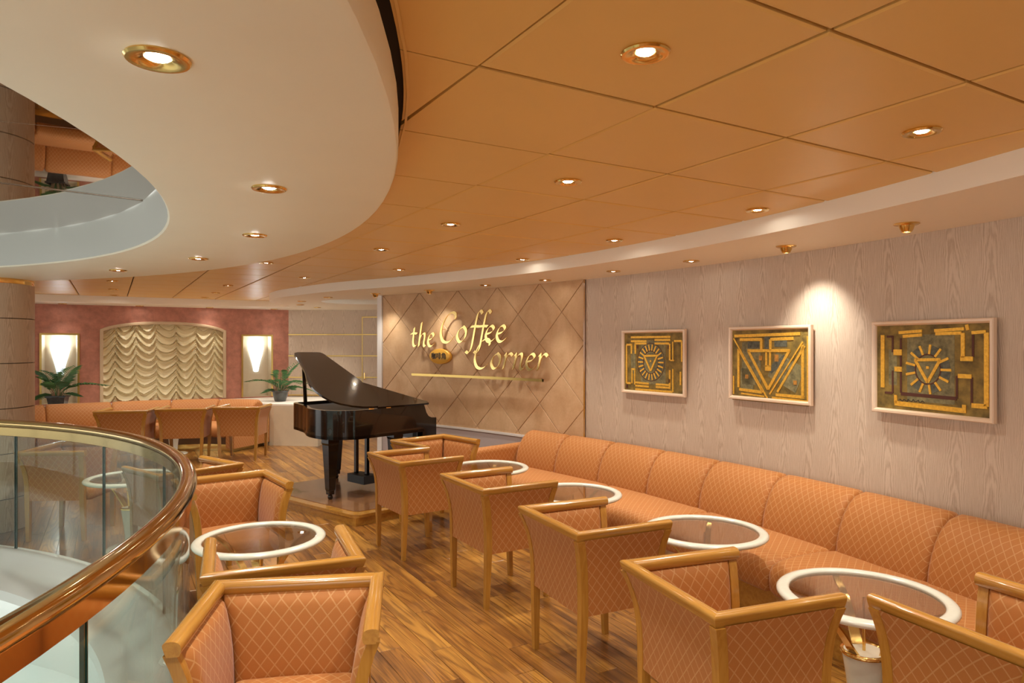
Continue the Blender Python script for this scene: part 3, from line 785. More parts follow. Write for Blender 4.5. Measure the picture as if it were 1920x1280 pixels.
# ---------------------------------------------------------------- banquettes
BACK = [(.0, .25), (.34, .25), (.345, .40), (.335, .48), (.31, .565), (.275, .645), (.225, .715), (.165, .762), (.10, .778), (.045, .766), (.008, .73), (0, .66)]
SEAT = [(.28, .235), (.28, .41), (.33, .425), (.45, .432), (.58, .432), (.70, .427), (.79, .415), (.84, .392), (.862, .355), (.866, .30), (.858, .25), (.835, .225), (.60, .22)]
def cushion(path, s0, s1, prof, puff, n=14, uv0=0):
    # path(s) -> (point on the back line, unit vector to the front); prof closed loop (forward, z)
    g = G(); m = len(prof); cx = sum(p[0] for p in prof)/m; cz = sum(p[1] for p in prof)/m
    L = s1-s0; vs = []; uv = []
    cum = [0]
    for i in range(m): a = prof[i]; b = prof[(i+1) % m]; cum.append(cum[-1]+hypot(b[0]-a[0], b[1]-a[1]))
    ss = [0, .012, .03, .06, .11]+[.11+.78*i/n for i in range(1, n)]+[.89, .94, .97, .988, 1]
    for q in ss:
        p, d = path(s0+L*q); e = min(q, 1-q)*L
        f = sqrt(max(0, 1-(1-min(1, e/.05))**2))
        for i in range(m+1):
            fx, fz = prof[i % m]
            k = 1-(1-f)*puff
            x = cx+(fx-cx)*(k if fx > .03 else 1); z = cz+(fz-cz)*k
            v = p+d*x; vs.append((v.x, v.y, z)); uv.append((s0+L*q, cum[i]))
    r = m+1; n_ = len(ss)
    fs = [(i*r+j, i*r+j+1, (i+1)*r+j+1, (i+1)*r+j) for i in range(n_-1) for j in range(m)]
    fs += [tuple(range(m)), tuple((n_-1)*r+j for j in reversed(range(m)))]
    g.add(vs, fs, uv); return g
def block(path, s0, s1, f0, f1, z0, z1, n=40):
    g = G(); vs = []
    for i in range(n+1):
        p, d = path(s0+(s1-s0)*i/n)
        for f, z in ((f0, z0), (f1, z0), (f1, z1), (f0, z1)): v = p+d*f; vs.append((v.x, v.y, z))
    fs = [(i*4+j, i*4+(j+1) % 4, (i+1)*4+(j+1) % 4, (i+1)*4+j) for i in range(n) for j in range(4)]+[(0, 1, 2, 3), (n*4+3, n*4+2, n*4+1, n*4)]
    g.add(vs, fs); return g
def armblock(path, s0, s1, f1, z1, r=.05):
    # upholstered end arm with rounded top
    w = s1-s0; sec = [(0, .06), (0, z1-r)]+[(r-r*cos(a), z1-r+r*sin(a)) for a in (R(30), R(60), R(90))]+[(w-r+r*cos(a), z1-r+r*sin(a)) for a in (R(90), R(60), R(30), 0)]+[(w, .06)]
    g = G(); vs = []; uv = []; m = len(sec); fr = [0, .3, .6, .9, .97, 1.0]
    for q in fr:
        for x, z in sec:
            p, d = path(s0+x); sh = 1 if q < .95 else (.99 if q < .99 else .96)
            v = p+d*(f1*q); zz = .06+(z-.06)*sh; vs.append((v.x, v.y, zz)); uv.append((f1*q, x+z))
    fs = [(i*m+j, i*m+j+1, (i+1)*m+j+1, (i+1)*m+j) for i in range(len(fr)-1) for j in range(m-1)]+[tuple((len(fr)-1)*m+j for j in range(m))]
    g.add(vs, fs, uv); return g
RS = WR-.032
def rpath(s): a = s/RS; d = Vector((cos(a), sin(a), 0)); return Vector((WC[0], WC[1], 0))+d*RS, -d
sofa = tag(empty('banquette', wp(28, .4)), 'long curved peach banquette along the veneer wall under the paintings', 'banquette')
so_off = -wp(28, .4)
seams = [R(a)*RS for a in (42.55, 39.47, 36.24, 32.95, 29.8, 26.5, 23.3, 20.1, 16.9, 13.7)]
for a, b in zip(seams[1:], seams[:-1]): local(cushion(rpath, a, b, BACK, .26), so_off).obj('back_cushion', 'fabric', sofa, smooth=50)
ss = [R(a)*RS for a in (42.55, 35.3, 29.15, 23.4, 17.2, 13.7)]
for a, b in zip(ss[1:], ss[:-1]): local(cushion(rpath, a, b, SEAT, .20), so_off).obj('seat_cushion', 'fabric', sofa, smooth=50)
local(block(rpath, ss[-1], ss[0], 0, .76, 0, .225), so_off).obj('plinth', 'honey_h', sofa)
local(armblock(rpath, R(42.6)*RS, R(43.35)*RS, .86, .635), so_off).obj('arm', 'fabric', sofa, smooth=40)

# far banquette along a bent path
pth = catmull([(-8.15, 8.6, 0), (-7.95, 9.6, 0), (-7.45, 10.45, 0), (-6.75, 10.98, 0), (-6.0, 11.45, 0), (-5.2, 11.72, 0), (-4.62, 11.72, 0), (-4.10, 11.55, 0)], 12)
cl = [0]
for a, b in zip(pth[:-1], pth[1:]): cl.append(cl[-1]+(b-a).length)
def fpath(s):
    s = max(0, min(cl[-1]-1e-4, s))
    i = max(k for k in range(len(cl)-1) if cl[k] <= s)
    q = (s-cl[i])/(cl[i+1]-cl[i]); p = pth[i].lerp(pth[i+1], q)
    t0 = (pth[min(i+1, len(pth)-1)]-pth[max(i-1, 0)]).normalized(); t1 = (pth[min(i+2, len(pth)-1)]-pth[i]).normalized()
    t = t0.lerp(t1, q).normalized(); return p, Vector((t.y, -t.x, 0))
fs_ = tag(empty('banquette', (-5.4, 11.2, 0)), 'peach banquette curving below the ruched curtain on the red wall', 'banquette')
fo = -Vector((-5.4, 11.2, 0)); LT_ = cl[-1]
bs = [0, 1.05, 1.9, 2.25, 3.15, 4.05, 4.85, LT_-.14]
for a, b in zip(bs[:-1], bs[1:]): local(cushion(fpath, a, b, BACK, .26), fo).obj('back_cushion', 'fabric', fs_, smooth=50)
b2 = [0, 1.9, 3.15, 4.45, LT_-.14]
for a, b in zip(b2[:-1], b2[1:]): local(cushion(fpath, a, b, SEAT, .20), fo).obj('seat_cushion', 'fabric', fs_, smooth=50)
local(block(fpath, 0, LT_-.14, 0, .72, .10, .225), fo).obj('plinth', 'plinth', fs_)
local(block(fpath, 0, LT_-.14, 0, .74, 0, .10), fo).obj('kick_strip', 'brass', fs_)
local(armblock(fpath, LT_-.14, LT_-.002, .84, .63), fo).obj('arm', 'fabric', fs_, smooth=40)

# ledge behind the far banquette
led = [(p.x, p.y) for p in reversed([pth[i]+Vector((0, .03, 0)) for i in range(0, len(pth)-6, 4)])]
poly = [(-4.02, 11.52), (-3.24, 11.40), (-3.24, 13.05), (fw(1.9, 0, .01).x, fw(1.9, 0, .01).y), (fw(-3.4, 0, .01).x, fw(-3.4, 0, .01).y), (-8.9, 8.6)]+led[::-1]
ca = tag(empty('wall_ledge', (-4, 12, 0)), 'pale built-in ledge with white top behind the far banquette', 'ledge')
co_ = Vector((4, -12, 0))
local(G().prism(poly[::-1] if 0 else poly, 0, .675), co_).obj('ledge_body', 'console_face', ca, smooth=0)
local(G().prism(poly, .675, .70), co_).obj('ledge_top', 'console_top', ca, smooth=0)

# ---------------------------------------------------------------- sconces
def sconce(t, label):
    p = fw(t, 0, -.155); o = tag(empty('wall_sconce', (p.x, p.y, 0), atan2(FE.y, FE.x)), label, 'wall lamp', 'white glass wall lamps')
    g = G(); pr = [(.022, 1.18), (.048, 1.195), (.058, 1.26), (.080, 1.36), (.116, 1.50), (.143, 1.62), (.143, 1.69)]
    # half-round shade
    g.grid(lambda a, b: (-pr[min(6, round(b*6))][0]*cos(pi*a), -.012-.8*pr[min(6, round(b*6))][0]*sin(pi*a)*.72, pr[min(6, round(b*6))][1]), 24, 6)
    g.obj('lamp_shade', 'sconce', o, smooth=50)
    G().box(-.03, .03, -.03, .0, 1.60, 1.70).obj('bracket', 'brass_dull', o, smooth=0)
    l = bpy.data.lights.new('sconce_light', 'POINT'); l.energy = 3; l.color = (.82, .93, 1); l.shadow_soft_size = .05
    lo = bpy.data.objects.new('sconce_light', l); C.objects.link(lo); lo.parent = o; lo.location = (0, -.06, 1.75)
sconce((NL[0]+NL[1])/2, 'glowing white tapered wall lamp in the left niche of the red wall')
sconce((NR_[0]+NR_[1])/2, 'glowing white tapered wall lamp in the right niche beside the piano lid')

# ---------------------------------------------------------------- paintings
def painting(a0, a1, z0, z1, label, kind):
    am = (a0+a1)/2; c = wp(am, .0); rz = R(am)+pi/2    # local x runs right-to-left along the wall, y into the wall... see below
    o = tag(empty('framed_painting', wp(am, .03, z0), R(am)-pi/2), label, 'painting', 'framed gold paintings')
    w = R(a1-a0)*(WR-.03); h = z1-z0; hw = w/2; fw_ = .028
    # local axes: +x to the right as seen from the room, -y towards the room
    def bar(x0, x1, y0, y1, mx0, mx1, vert):
        g = G(); pr = [(0, .0), (0, -.026), (.005, -.032), (.017, -.032), (.024, -.024), (.028, -.016), (.028, 0)]
        vs = []
        for end in (0, 1):
            for q, y in pr:
                if vert:
                    sx = 1 if x0 < 0 else -1; x = x0+sx*q; z = (q if end == 0 else h-q)
                else:
                    sz = 1 if y0 < h/2 else -1; z = y0+sz*q; x = (-hw+q if end == 0 else hw-q)
                vs.append((x, y, z))
        m = len(pr); fs = [(i, (i+1) % m, m+(i+1) % m, m+i) for i in range(m)]
        g.add(vs, fs); g.obj('frame', 'frame_wood', o, smooth=30, weld=True)
    bar(0, 0, 0, 0, 0, 0, False); bar(0, 0, h, h, 0, 0, False); bar(-hw, 0, 0, 0, 0, 0, True); bar(hw, 0, 0, 0, 0, 0, True)
    g = G(); g.box(-hw+.02, hw-.02, -.012, .0, .02, h-.02); cv = g.obj('canvas', 'canvas', o, smooth=0)
    # relief strips, in canvas coordinates 0..1 (x right, y up)
    X = lambda x: -hw+fw_+(w-2*fw_)*x
    Z = lambda y: fw_+(h-2*fw_)*y
    def strip(lst, mat, name, wd, d=.0165):
        joined = len(lst) > 28 or 'outline' in name or name == 'signature'
        g = G()
        for s_ in lst:
            if not joined: g = G()
            x0, y0, x1, y1 = s_[:4]; ww = (s_[4] if len(s_) > 4 else wd)/2
            a = Vector((X(x0), Z(y0))); b = Vector((X(x1), Z(y1))); t = (b-a).normalized(); n = Vector((-t.y, t.x))*ww
            q = [a-n, b-n, b+n, a+n]
            g.add([(p.x, -.011, p.y) for p in q]+[(p.x, -d, p.y) for p in q], [(4, 5, 6, 7), (0, 1, 5, 4), (1, 2, 6, 5), (2, 3, 7, 6), (3, 0, 4, 7)])
            if not joined: g.obj(name, mat, cv, smooth=0)
        if joined: g.obj(name, mat, cv, smooth=0)
    def U(pts, closed=False):
        return [(*a, *b) for a, b in zip(pts, pts[1:]+([pts[0]] if closed else []))][: len(pts)-(0 if closed else 1)]
    if kind == 2:
        strip([(0, .0, 1, 0, .07), (.0, .97, 1, .97, .05)], 'canvas', 'paint_band', .05, .013)
        strip([(.14, .5, .40, .5, .33), (.55, .5, .9, .28, .2), (.12, .25, .3, .25, .18)], 'olive', 'paint_patch', .2, .0135)
        strip([(.22, .78, .38, .78, .05), (.58, .80, .74, .80, .05), (.45, .82, .52, .82, .10), (.52, .40, .72, .60, .05)], 'teal_patch', 'paint_patch', .05, .0145)
        strip([(.03, .915, .9, .935), (.11, .86, .42, .86), (.41, .86, .41, .70), (.53, .86, .82, .87), (.53, .86, .53, .70), (.22, .69, .78, .70),
               (.23, .69, .50, .13), (.77, .70, .50, .13), (.02, .88, .49, .0, .012), (.93, .82, .52, .06, .012), (.95, .76, .62, .10, .018), (.09, .72, .43, .08, .018),
               (.09, .72, .09, .13), (.10, .10, .42, .08), (.93, .78, .93, .04), (.60, .06, .95, .055), (.99, .9, .99, .0, .014), (.55, -.005, .99, -.02, .035), (.13, .04, .45, .02, .012),
               (.475, .68, .475, .46, .016), (.525, .68, .525, .46, .016), (.46, .44, .54, .44, .04), (.02, .3, .02, .02, .012)], 'gold_strip', 'gold_strip', .022)
        strip([(.40, .55, .40, .62, .03), (.61, .54, .61, .64, .035), (.21, .27, .21, .33, .03), (.82, .25, .86, .25, .03)], 'gold_dim', 'paint_spot', .03)
    else:
        cx, cy = (.47, .50) if kind == 1 else (.49, .49)
        rx, ry = (.13, .20) if kind == 1 else (.115, .175)
        RX, RY = (.22, .305) if kind == 1 else (.205, .285)
        k = 12 if kind == 1 else 12
        strip([(.30, .5, .72, .5, .40), (.12, .5, .2, .5, .22)], 'olive', 'paint_patch', .3, .0130)
        n = 22 if kind == 1 else 13
        an = [2*pi*(i+.5)/n for i in range(n)]
        strip([(cx+rx*cos(a), cy+ry*sin(a), cx+RX*.96*cos(a), cy+RY*.96*sin(a), .030 if kind == 1 else .04) for i, a in enumerate(an) if kind == 1 or i % 2 == 0], 'teal_patch', 'ray_patch', .03, .0140)
        an2 = [2*pi*i/n for i in range(n)]
        strip([(cx+rx*cos(a), cy+ry*sin(a), cx+RX*cos(a), cy+RY*sin(a)) for a in an2], 'gold_strip', 'gold_ray', .014)
        pts = [(cx+rx*.98*cos(2*pi*i/24), cy+ry*.98*sin(2*pi*i/24)) for i in range(24)]
        strip(U(pts, True), 'maroon', 'maroon_outline', .008, .0150)
        pts = [(cx+RX*1.06*cos(2*pi*i/30), cy+RY*1.06*sin(2*pi*i/30)) for i in range(30)]
        if kind == 1: strip(U(pts, True), 'maroon', 'maroon_outline', .006, .0138)
        strip([(cx-.12, cy+.105, cx+.115, cy+.115), (cx-.11, cy+.10, cx-.0, cy-.15), (cx+.11, cy+.11, cx, cy-.15), (cx-.012, cy+.02, cx+.012, cy+.02, .016)], 'gold_strip', 'gold_triangle', .018)
        if kind == 1:
            strip([(.12, .93, .80, .93), (.12, .86, .40, .86), (.19, .82, .40, .82), (.54, .88, .80, .88), (.54, .82, .78, .82), (.79, .82, .79, .54), (.84, .85, .84, .54, .012), (.86, .86, .98, .86),
                   (.98, .86, .98, .52, .014), (.80, .54, .86, .54, .012), (.04, .80, .04, .12), (.04, .80, .14, .80), (.13, .80, .13, .64), (.20, .84, .20, .64), (.14, .36, .14, .12, .014), (.19, .36, .19, .10, .014),
                   (.13, .37, .20, .37), (.04, .12, .12, .12), (.20, .14, .44, .13), (.20, .085, .44, .08), (.20, .02, .83, .02), (.56, .13, .78, .13), (.56, .085, .80, .085), (.79, .38, .79, .10), (.84, .40, .84, .02, .014), (.96, .36, .96, .14, .014)], 'gold_strip', 'gold_strip', .018)
            strip([(.23, .76, .25, .76, .03), (.76, .76, .78, .76, .03), (.77, .20, .80, .20, .035), (.03, .06, .06, .06, .03)], 'maroon', 'paint_spot', .03)
        else:
            strip([(.06, .89, .06, .25, .026), (.17, .68, .25, .68, .036), (.18, .48, .25, .48, .03), (.22, .915, .44, .93), (.26, .87, .44, .885), (.55, .93, .80, .945), (.56, .895, .78, .90), (.79, .90, .79, .63, .022),
                   (.77, .62, .87, .62, .026), (.75, .43, .86, .43, .024), (.86, .90, .97, .91), (.975, .90, .975, .12, .026), (.86, .12, .98, .12, .026), (.19, .17, .19, .07, .02), (.18, .07, .80, .055, .028), (.80, .12, .80, .03, .022), (.82, .99, .83, .93)], 'gold_strip', 'gold_strip', .018)
            strip([(.10, .87, .16, .87), (.16, .88, .16, .68), (.16, .46, .16, .19), (.08, .19, .16, .19), (.24, .85, .24, .2), (.24, .19, .74, .18, .02), (.74, .18, .74, .43), (.87, .88, .87, .64), (.86, .42, .86, .13)], 'maroon', 'maroon_line', .013, .0145)
            g = G(); import_pts = [(.22+.0115*i+.003*sin(i*2.1), .115+.012*sin(i*1.7)+.006*sin(i*3.3)) for i in range(22)]
            strip(U(import_pts), 'ink', 'signature', .0035, .0150)
    return o
painting(32.14, 36.15, 1.245, 1.835, 'smallest-looking gold framed painting with a rayed circle, nearest the diamond wall', 1)
painting(25.69, 29.65, 1.27, 1.84, 'gold framed painting of nested triangles, middle of the three', 2)
painting(19.33, 23.23, 1.276, 1.845, 'gold framed painting of a triangle in sparse rays, rightmost on the veneer wall', 3)

# ---------------------------------------------------------------- sign
def sp(deg, off, z): return wp(deg, off, z)
sign = tag(empty('wall_sign', wp(47, .06, 1.4)), 'brass lettering spelling the Coffee Corner above a brass bar', 'sign')
sg_off = -wp(47, .06, 1.4)
GLY = {
 't': ([[(.24, 1.45), (.12, .5), (.14, .12), (.28, 0), (.48, .14)], [(-.06, .98), (.18, 1.02), (.46, .98)]], .55),
 'h': ([[(.34, 1.85), (.22, 1.1), (.06, 0)], [(.12, .45), (.32, .88), (.54, 1.0), (.60, .8), (.50, .2), (.58, 0), (.76, .12)]], .80),
 'e': ([[(.10, .48), (.40, .58), (.58, .80), (.46, 1.0), (.24, .86), (.08, .45), (.16, .08), (.36, 0), (.62, .20)]], .68),
 'C': ([[(1.02, 1.55), (1.0, 1.85), (.80, 1.95), (.48, 1.75), (.18, 1.2), (.06, .6), (.16, .12), (.40, -.04), (.66, .05), (.88, .30)]], 1.06),
 'o': ([[(.46, .98), (.20, .80), (.06, .40), (.16, .04), (.34, .02), (.56, .30), (.62, .72), (.48, .98), (.40, .98)]], .74),
 'f': ([[(.92, 1.80), (.82, 1.98), (.66, 1.85), (.52, 1.3), (.36, .4), (.22, -.35), (.04, -.72), (-.14, -.62)], [(.20, .98), (.46, 1.0), (.72, .98)]], .52),
 'r': ([[(.16, .85), (.24, 1.0), (.20, .6), (.06, 0)], [(.14, .45), (.36, .90), (.54, 1.0), (.66, .86)]], .62),
 'n': ([[(.16, .85), (.24, 1.0), (.20, .6), (.06, 0)], [(.12, .42), (.34, .86), (.56, 1.0), (.62, .8), (.50, .2), (.58, 0), (.76, .12)]], .80)}
def letters(txt, deg0, zb, ux, uz, nib=.040, off=.075):
    x = 0.0
    for chx in txt:
        strokes, adv = GLY[chx]; g = G()
        for st in strokes:
            pts = catmull([(p[0], p[1], 0) for p in st], 7); n = len(pts)
            nv = Vector((cos(R(38))*nib/2, sin(R(38))*nib/2))
            vs = []
            for i, p in enumerate(pts):
                px = (x+p.x)*ux; pz = zb+p.y*uz
                for sgn in (1, -1):
                    for dep in (0, .012):
                        a = px+nv.x*sgn; z = pz+nv.y*sgn*1.0
                        deg = deg0-math.degrees(a/(WR-off)); v = wp(deg, off+dep, z)+sg_off; vs.append(v)
            fs = []
            for i in range(n-1):
                b = i*4; c = b+4
                fs += [(b+1, b+3, c+3, c+1), (b, c, c+2, b+2), (b, b+1, c+1, c), (b+2, c+2, c+3, b+3)]
            fs += [(0, 2, 3, 1), ((n-1)*4, (n-1)*4+1, (n-1)*4+3, (n-1)*4+2)]
            g.add(vs, fs)
            q = pts[n//2]; deg = deg0-math.degrees((x+q.x)*ux/(WR-off)); z = zb+q.y*uz
            g.tube([wp(deg, .01, z)+sg_off, wp(deg, off, z)+sg_off], .004, 6)
        g.obj('letter', 'brass', sign, smooth=25); x += adv
letters('the', 53.2, 1.68, .205, .165)
letters('Coffee', 50.6, 1.735, .272, .185, .046)
letters('Corner', 47.55, 1.425, .262, .175, .044)
g = G(); g.grid(lambda a, b: wp(53.15-11.4*a, .09+.016*cos(2*pi*b+pi/4), 1.315+.021*sin(2*pi*b+pi/4))+sg_off, 40, 4); g.obj('bar', 'brass_dull', sign, smooth=40)
for dg in (52.8, 49.8, 46.0, 42.6):
    g = G(); g.tube([wp(dg, .012, 1.31)+sg_off, wp(dg, .09, 1.312)+sg_off], .006, 8); g.obj('bar_bracket', 'brass_dull', sign)
po = tag(empty('oval_plaque', wp(50.77, .05, 1.553), R(50.77)-pi/2), 'oval amber plaque with three dark Chinese characters under the brass lettering', 'plaque')
simple('plaque_gold', (.80, .42, .06), .35, .2)
n = 48; g = G(); pr = [(1.0, .03), (1.0, .0), (.97, -.012), (.9, -.018), (0, -.024)]
g.grid(lambda a, b: (.185*pr[round(b*4)][0]*cos(2*pi*a), pr[round(b*4)][1], .098*pr[round(b*4)][0]*sin(2*pi*a)), n, 4); g.obj('plaque_body', 'plaque_gold', po, smooth=50)
cv = bpy.data.curves.new('characters', 'FONT'); cv.body = '咖啡角'; cv.size = .088; cv.extrude = .003; cv.align_x = 'CENTER'; cv.align_y = 'CENTER'
tmp = bpy.data.objects.new('tmp', cv); C.objects.link(tmp)
me = bpy.data.meshes.new_from_object(tmp.evaluated_get(bpy.context.evaluated_depsgraph_get())); bpy.data.objects.remove(tmp)
me.materials.clear(); me.materials.append(MATS['ink']); me.transform(Matrix.Rotation(pi/2, 4, 'X')); me.transform(Matrix.Translation((0, -.025, 0)))
o = link(me, 'characters', po); o['label'] = 'dark Chinese characters'

# ---------------------------------------------------------------- stage and piano
SA = Vector((-1.457, 6.363)); SB = Vector((-2.90, 7.52)); rd = Vector((.712, .702))
SB2 = SB+rd*1.75; SA2 = SA+rd*1.98
st_ = tag(empty('piano_stage', (-1.9, 7.6, 0)), 'low wooden stage under the grand piano', 'stage'); sto = Vector((1.9, -7.6, 0))
def round_corner(prev, c, nxt, r, n=6):
    a = (prev-c).normalized(); b = (nxt-c).normalized(); p0 = c+a*r; p1 = c+b*r
    return [(1-t)**2*p0+2*t*(1-t)*c+t*t*p1 for t in [i/n for i in range(n+1)]]
cor = round_corner(SB, SA, SA2, .10)
base = [SA2, SB2, SB]+[SA]
def inset(c, k): return c+(Vector((-1.7, 7.9))-c).normalized()*k
local(G().prism([(p.x, p.y) for p in [inset(SA2, .02), inset(SB2, .02), inset(SB, .02), inset(SA, .02)]][::-1], 0, .075), sto).obj('stage_side', 'honey_h', st_, smooth=0)
nose = [(p.x, p.y) for p in ([SA2, SB2, SB]+cor)][::-1]
local(G().prism(nose, .075, .104), sto).obj('stage_nosing', 'honey_h', st_, smooth=0)
tops = [(inset(p, .13 if i > 1 else .0).x, inset(p, .13 if i > 1 else .0).y) for i, p in enumerate([SA2, SB2, SB]+cor)][::-1]
local(G().prism(tops, .1, .109), sto).obj('stage_top', 'stage_top', st_, smooth=0)

PZ = .109
pn = tag(empty('grand_piano', (-1.6, 6.95, PZ), R(47.8)), 'glossy black baby grand piano with raised lid on the wooden stage', 'piano')
OUT = [(.92, 0), (.10, 0), (0, .03), (-.10, .09), (-.171, .174), (-.205, .28), (-.21, .407), (-.195, .53), (-.162, .64), (-.11, .75), (-.066, .843), (-.03, .93), (-.005, 1.03), (.02, 1.12), (.035, 1.2), (.06, 1.29), (.12, 1.355), (.2, 1.37), (.92, 1.37)]
OUT = [tuple(p[:2]) for p in catmull([(*p, 0) for p in OUT], 3)]
def inset_poly(P_, d):
    out = []
    for i in range(len(P_)):
        a = Vector(P_[max(0, i-1)]); b = Vector(P_[min(len(P_)-1, i+1)]); t = (b-a).normalized(); n = Vector((t.y, -t.x)); out.append(tuple(Vector(P_[i])+n*d))
    return out
INN = inset_poly(OUT, .045)
ctr = Vector((.4, .7))
if (Vector(INN[20])-ctr).length > (Vector(OUT[20])-ctr).length: INN = inset_poly(OUT, -.045)
Z0, Z1 = .623, .920
loop = OUT+INN[::-1]
G().prism(loop, Z0, Z1).obj('rim', 'lacquer', pn, smooth=30)
G().prism(OUT, Z0-.002, Z0+.03).obj('bottom_board', 'lacquer', pn, smooth=30)
G().prism(INN, .86, .885).obj('soundboard', 'piano_inside', pn, smooth=30)
for y0 in (0, 1.325):
    g = G(); sec = [(.90, .54), (1.10, .54), (1.10, .765), (1.03, .77), (.985, .79), (.955, .83), (.935, .885), (.92, .92), (.90, .92)]
    g.prism([(x, z) for x, z in sec], y0, y0+.045, f=lambda p, z: (p[0], z, p[1])); g.obj('cheek', 'lacquer', pn, smooth=0)
G().box(.86, 1.10, .045, 1.325, .54, .62).obj('key_bed', 'lacquer', pn, smooth=0)
G().box(.88, .92, .045, 1.325, .62, .90).obj('fallboard', 'lacquer', pn, smooth=0)
G().box(.92, 1.08, .08, 1.29, .62, .64).obj('white_keys', 'key_white', pn, smooth=0)
g = G()
for i in range(52):
    if i % 7 in (0, 1, 3, 4, 5): g.box(.92, 1.02, .095+i*.0229, .107+i*.0229, .64, .652)
k = g.obj('black_keys', 'lacquer', pn, smooth=0)
lid_a = R(22)
def lidf(h0): return lambda p, z: (p[0]-z*0, p[1]*cos(lid_a)-(z+h0)*sin(lid_a), .935+p[1]*sin(lid_a)+(z+h0)*cos(lid_a))
LID = [(.279, -.01), (.213, -.012), (.10, .005), (-.003, .045), (-.10, .11), (-.171, .188), (-.20, .30), (-.21, .439), (-.195, .57), (-.162, .691), (-.11, .81), (-.066, .91), (-.019, 1.054), (.03, 1.22), (.052, 1.32), (.07, 1.40), (.10, 1.45), (.15, 1.47), (.40, 1.465), (.445, 1.455), (.465, 1.40), (.479, .613)]
G().prism(LID, 0, .02, f=lidf(0)).obj('lid', 'lacquer', pn, smooth=20)
G().prism([(.279, -.01), (.481, .613), (.92, .10), (.985, .03), (.98, -.012)], 0, .02, f=lidf(-.012)).obj('lid_flap', 'lacquer', pn, smooth=20)
g = G(); g.tube([(.16, 1.20, .90), (.12, 1.18, 1.41)], .022, 8); g.obj('lid_prop', 'lacquer', pn)
for x in (.20, .42):
    G().box(x-.03, x+.03, -.008, .004, .918, .934).obj('hinge', 'brass', pn, smooth=0)
G().box(.60, .86, .2, 1.2, .885, .93).obj('music_desk', 'lacquer', pn, smooth=0)
for lx, ly in ((-.12, .26), (.56, 1.18), (.62, .14)):
    g = G(); vs = []
    for z, s_ in ((.05, .030), (.09, .031), (.10, .036), (.56, .058), (.58, .064), (.625, .064)):
        vs += [(lx-s_, ly-s_, z), (lx+s_, ly-s_, z), (lx+s_, ly+s_, z), (lx-s_, ly+s_, z)]
    fs = [(i*4+k, i*4+(k+1) % 4, (i+1)*4+(k+1) % 4, (i+1)*4+k) for i in range(5) for k in range(4)]+[(3, 2, 1, 0), (20, 21, 22, 23)]
    g.add(vs, fs)
    lg = g.obj('leg', 'lacquer', pn, smooth=0)
    g = G(); g.lathe([(0, 0), (.018, 0), (.026, .012), (.026, .036), (.018, .05), (0, .05)], 14, (lx, ly)); g.obj('caster', 'lacquer', lg)
for y in (.40, .60):
    G().box(.42, .455, y-.02, y+.02, .15, .63).obj('lyre_post', 'lacquer', pn, smooth=0)
G().box(.36, .54, .35, .66, .06, .15).obj('pedal_box', 'piano_inside', pn, smooth=0)
for y in (.43, .50, .57): G().box(.54, .61, y-.012, y+.012, .075, .085).obj('pedal', 'brass', pn, smooth=0)

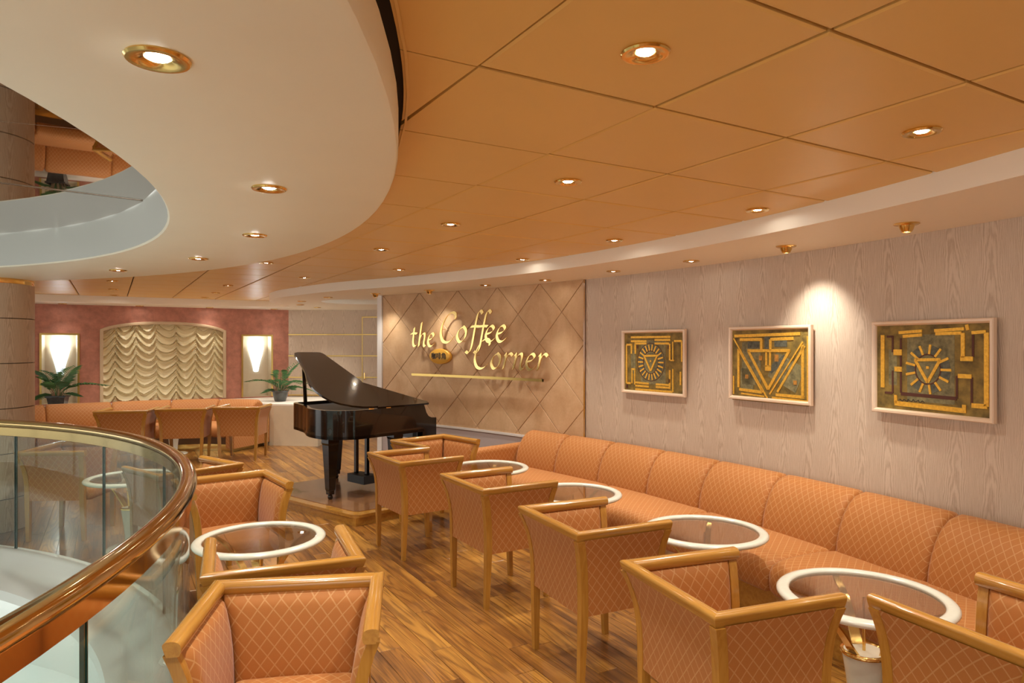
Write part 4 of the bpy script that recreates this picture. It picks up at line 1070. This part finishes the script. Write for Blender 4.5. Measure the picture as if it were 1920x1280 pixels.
# ---------------------------------------------------------------- palms
def palm(x, y, z, sc, seed, label, square):
    rnd = random.Random(seed); o = tag(empty('potted_palm', (x, y, z), rnd.random()), label, 'plant', 'potted palms on the ledge')
    if square:
        pr = [(0, 0), (.115, 0), (.125, .02), (.150, .155), (.168, .16), (.170, .185), (.150, .185), (.145, .15), (0, .15)]
        g = G(); g.lathe(pr, 4, a0=pi/4, a1=pi/4+2*pi); g.v = [(a*1.2, b*.9, c) for a, b, c in g.v]; g.obj('pot', 'pot', o, smooth=0)
    else:
        pr = [(0, 0), (.09, 0), (.10, .02), (.128, .12), (.132, .165), (.150, .172), (.150, .19), (.132, .19), (.125, .16), (0, .16)]
        G().lathe(pr, 28).obj('pot', 'pot', o, smooth=40)
    g = G(); g.prism(circ((0, 0), .115, 20), .155, .162); g.obj('soil', 'soil', o)
    for k in range(11):
        a = 2*pi*k/11+rnd.uniform(-.25, .25); up = rnd.uniform(.2, .6); ln = rnd.uniform(.40, .62)*sc
        if (cos(a+o.rotation_euler.z)*FN.x+sin(a+o.rotation_euler.z)*FN.y) < -.1: ln *= .5
        pts = []
        for i in range(9):
            q = i/8; r = .02+ln*q*(.35+.65*q)*(.75 if up > .45 else 1); h = .16+ln*(1.25*up*2.0*q-.75*q*q*(1.05-up*.7))
            pts.append(Vector((r*cos(a), r*sin(a), h)))
        g = G(); g.tube(pts, [.006*(1-.7*i/8) for i in range(9)], 5)
        dn = 15
        for i in range(dn):
            q = .28+.72*i/(dn-1); f = q*8; i0 = min(7, int(f)); p = pts[i0].lerp(pts[i0+1], f-i0); t = (pts[i0+1]-pts[i0]).normalized()
            side = t.cross(Vector((0, 0, 1))).normalized(); upv = side.cross(t).normalized()
            L = .19*sc*(1-.55*abs(q-.5)*1.6)*rnd.uniform(.85, 1.15)
            for sgn in (-1, 1):
                d = (side*sgn*.85+t*.5+upv*.2).normalized(); tip = p+d*L-Vector((0, 0, .25*L*L*4)); mid = p+d*L*.5+Vector((0, 0, .005))
                wv = t.cross(d).normalized().cross(d)*.0030
                g.add([p, mid+wv, tip, mid-wv], [(0, 1, 2), (0, 2, 3)])
        g.obj('frond', 'frond', o, smooth=0)
    g = G()
    for k in range(26):
        a = rnd.uniform(0, 2*pi); r = rnd.uniform(.02, .09); r2 = r+rnd.uniform(.0, .13); h = rnd.uniform(.10, .25)
        g.tube([(r*cos(a), r*sin(a), .155), ((r+r2)/2*cos(a+.1), (r+r2)/2*sin(a+.1), .155+h*.6), (r2*cos(a), r2*sin(a), .155+h)], [.005, .004, .002], 4)
    g.obj('dry_stems', 'twig', o)
palm(-7.27, 10.93, .70, 1.2, 3, 'potted palm with green fronds in front of the left wall lamp', True)
palm(-4.10, 12.08, .70, 1.05, 8, 'potted palm in a dark round pot on the ledge beside the piano', False)
print('tiles', nt, 'planks', len(planks))
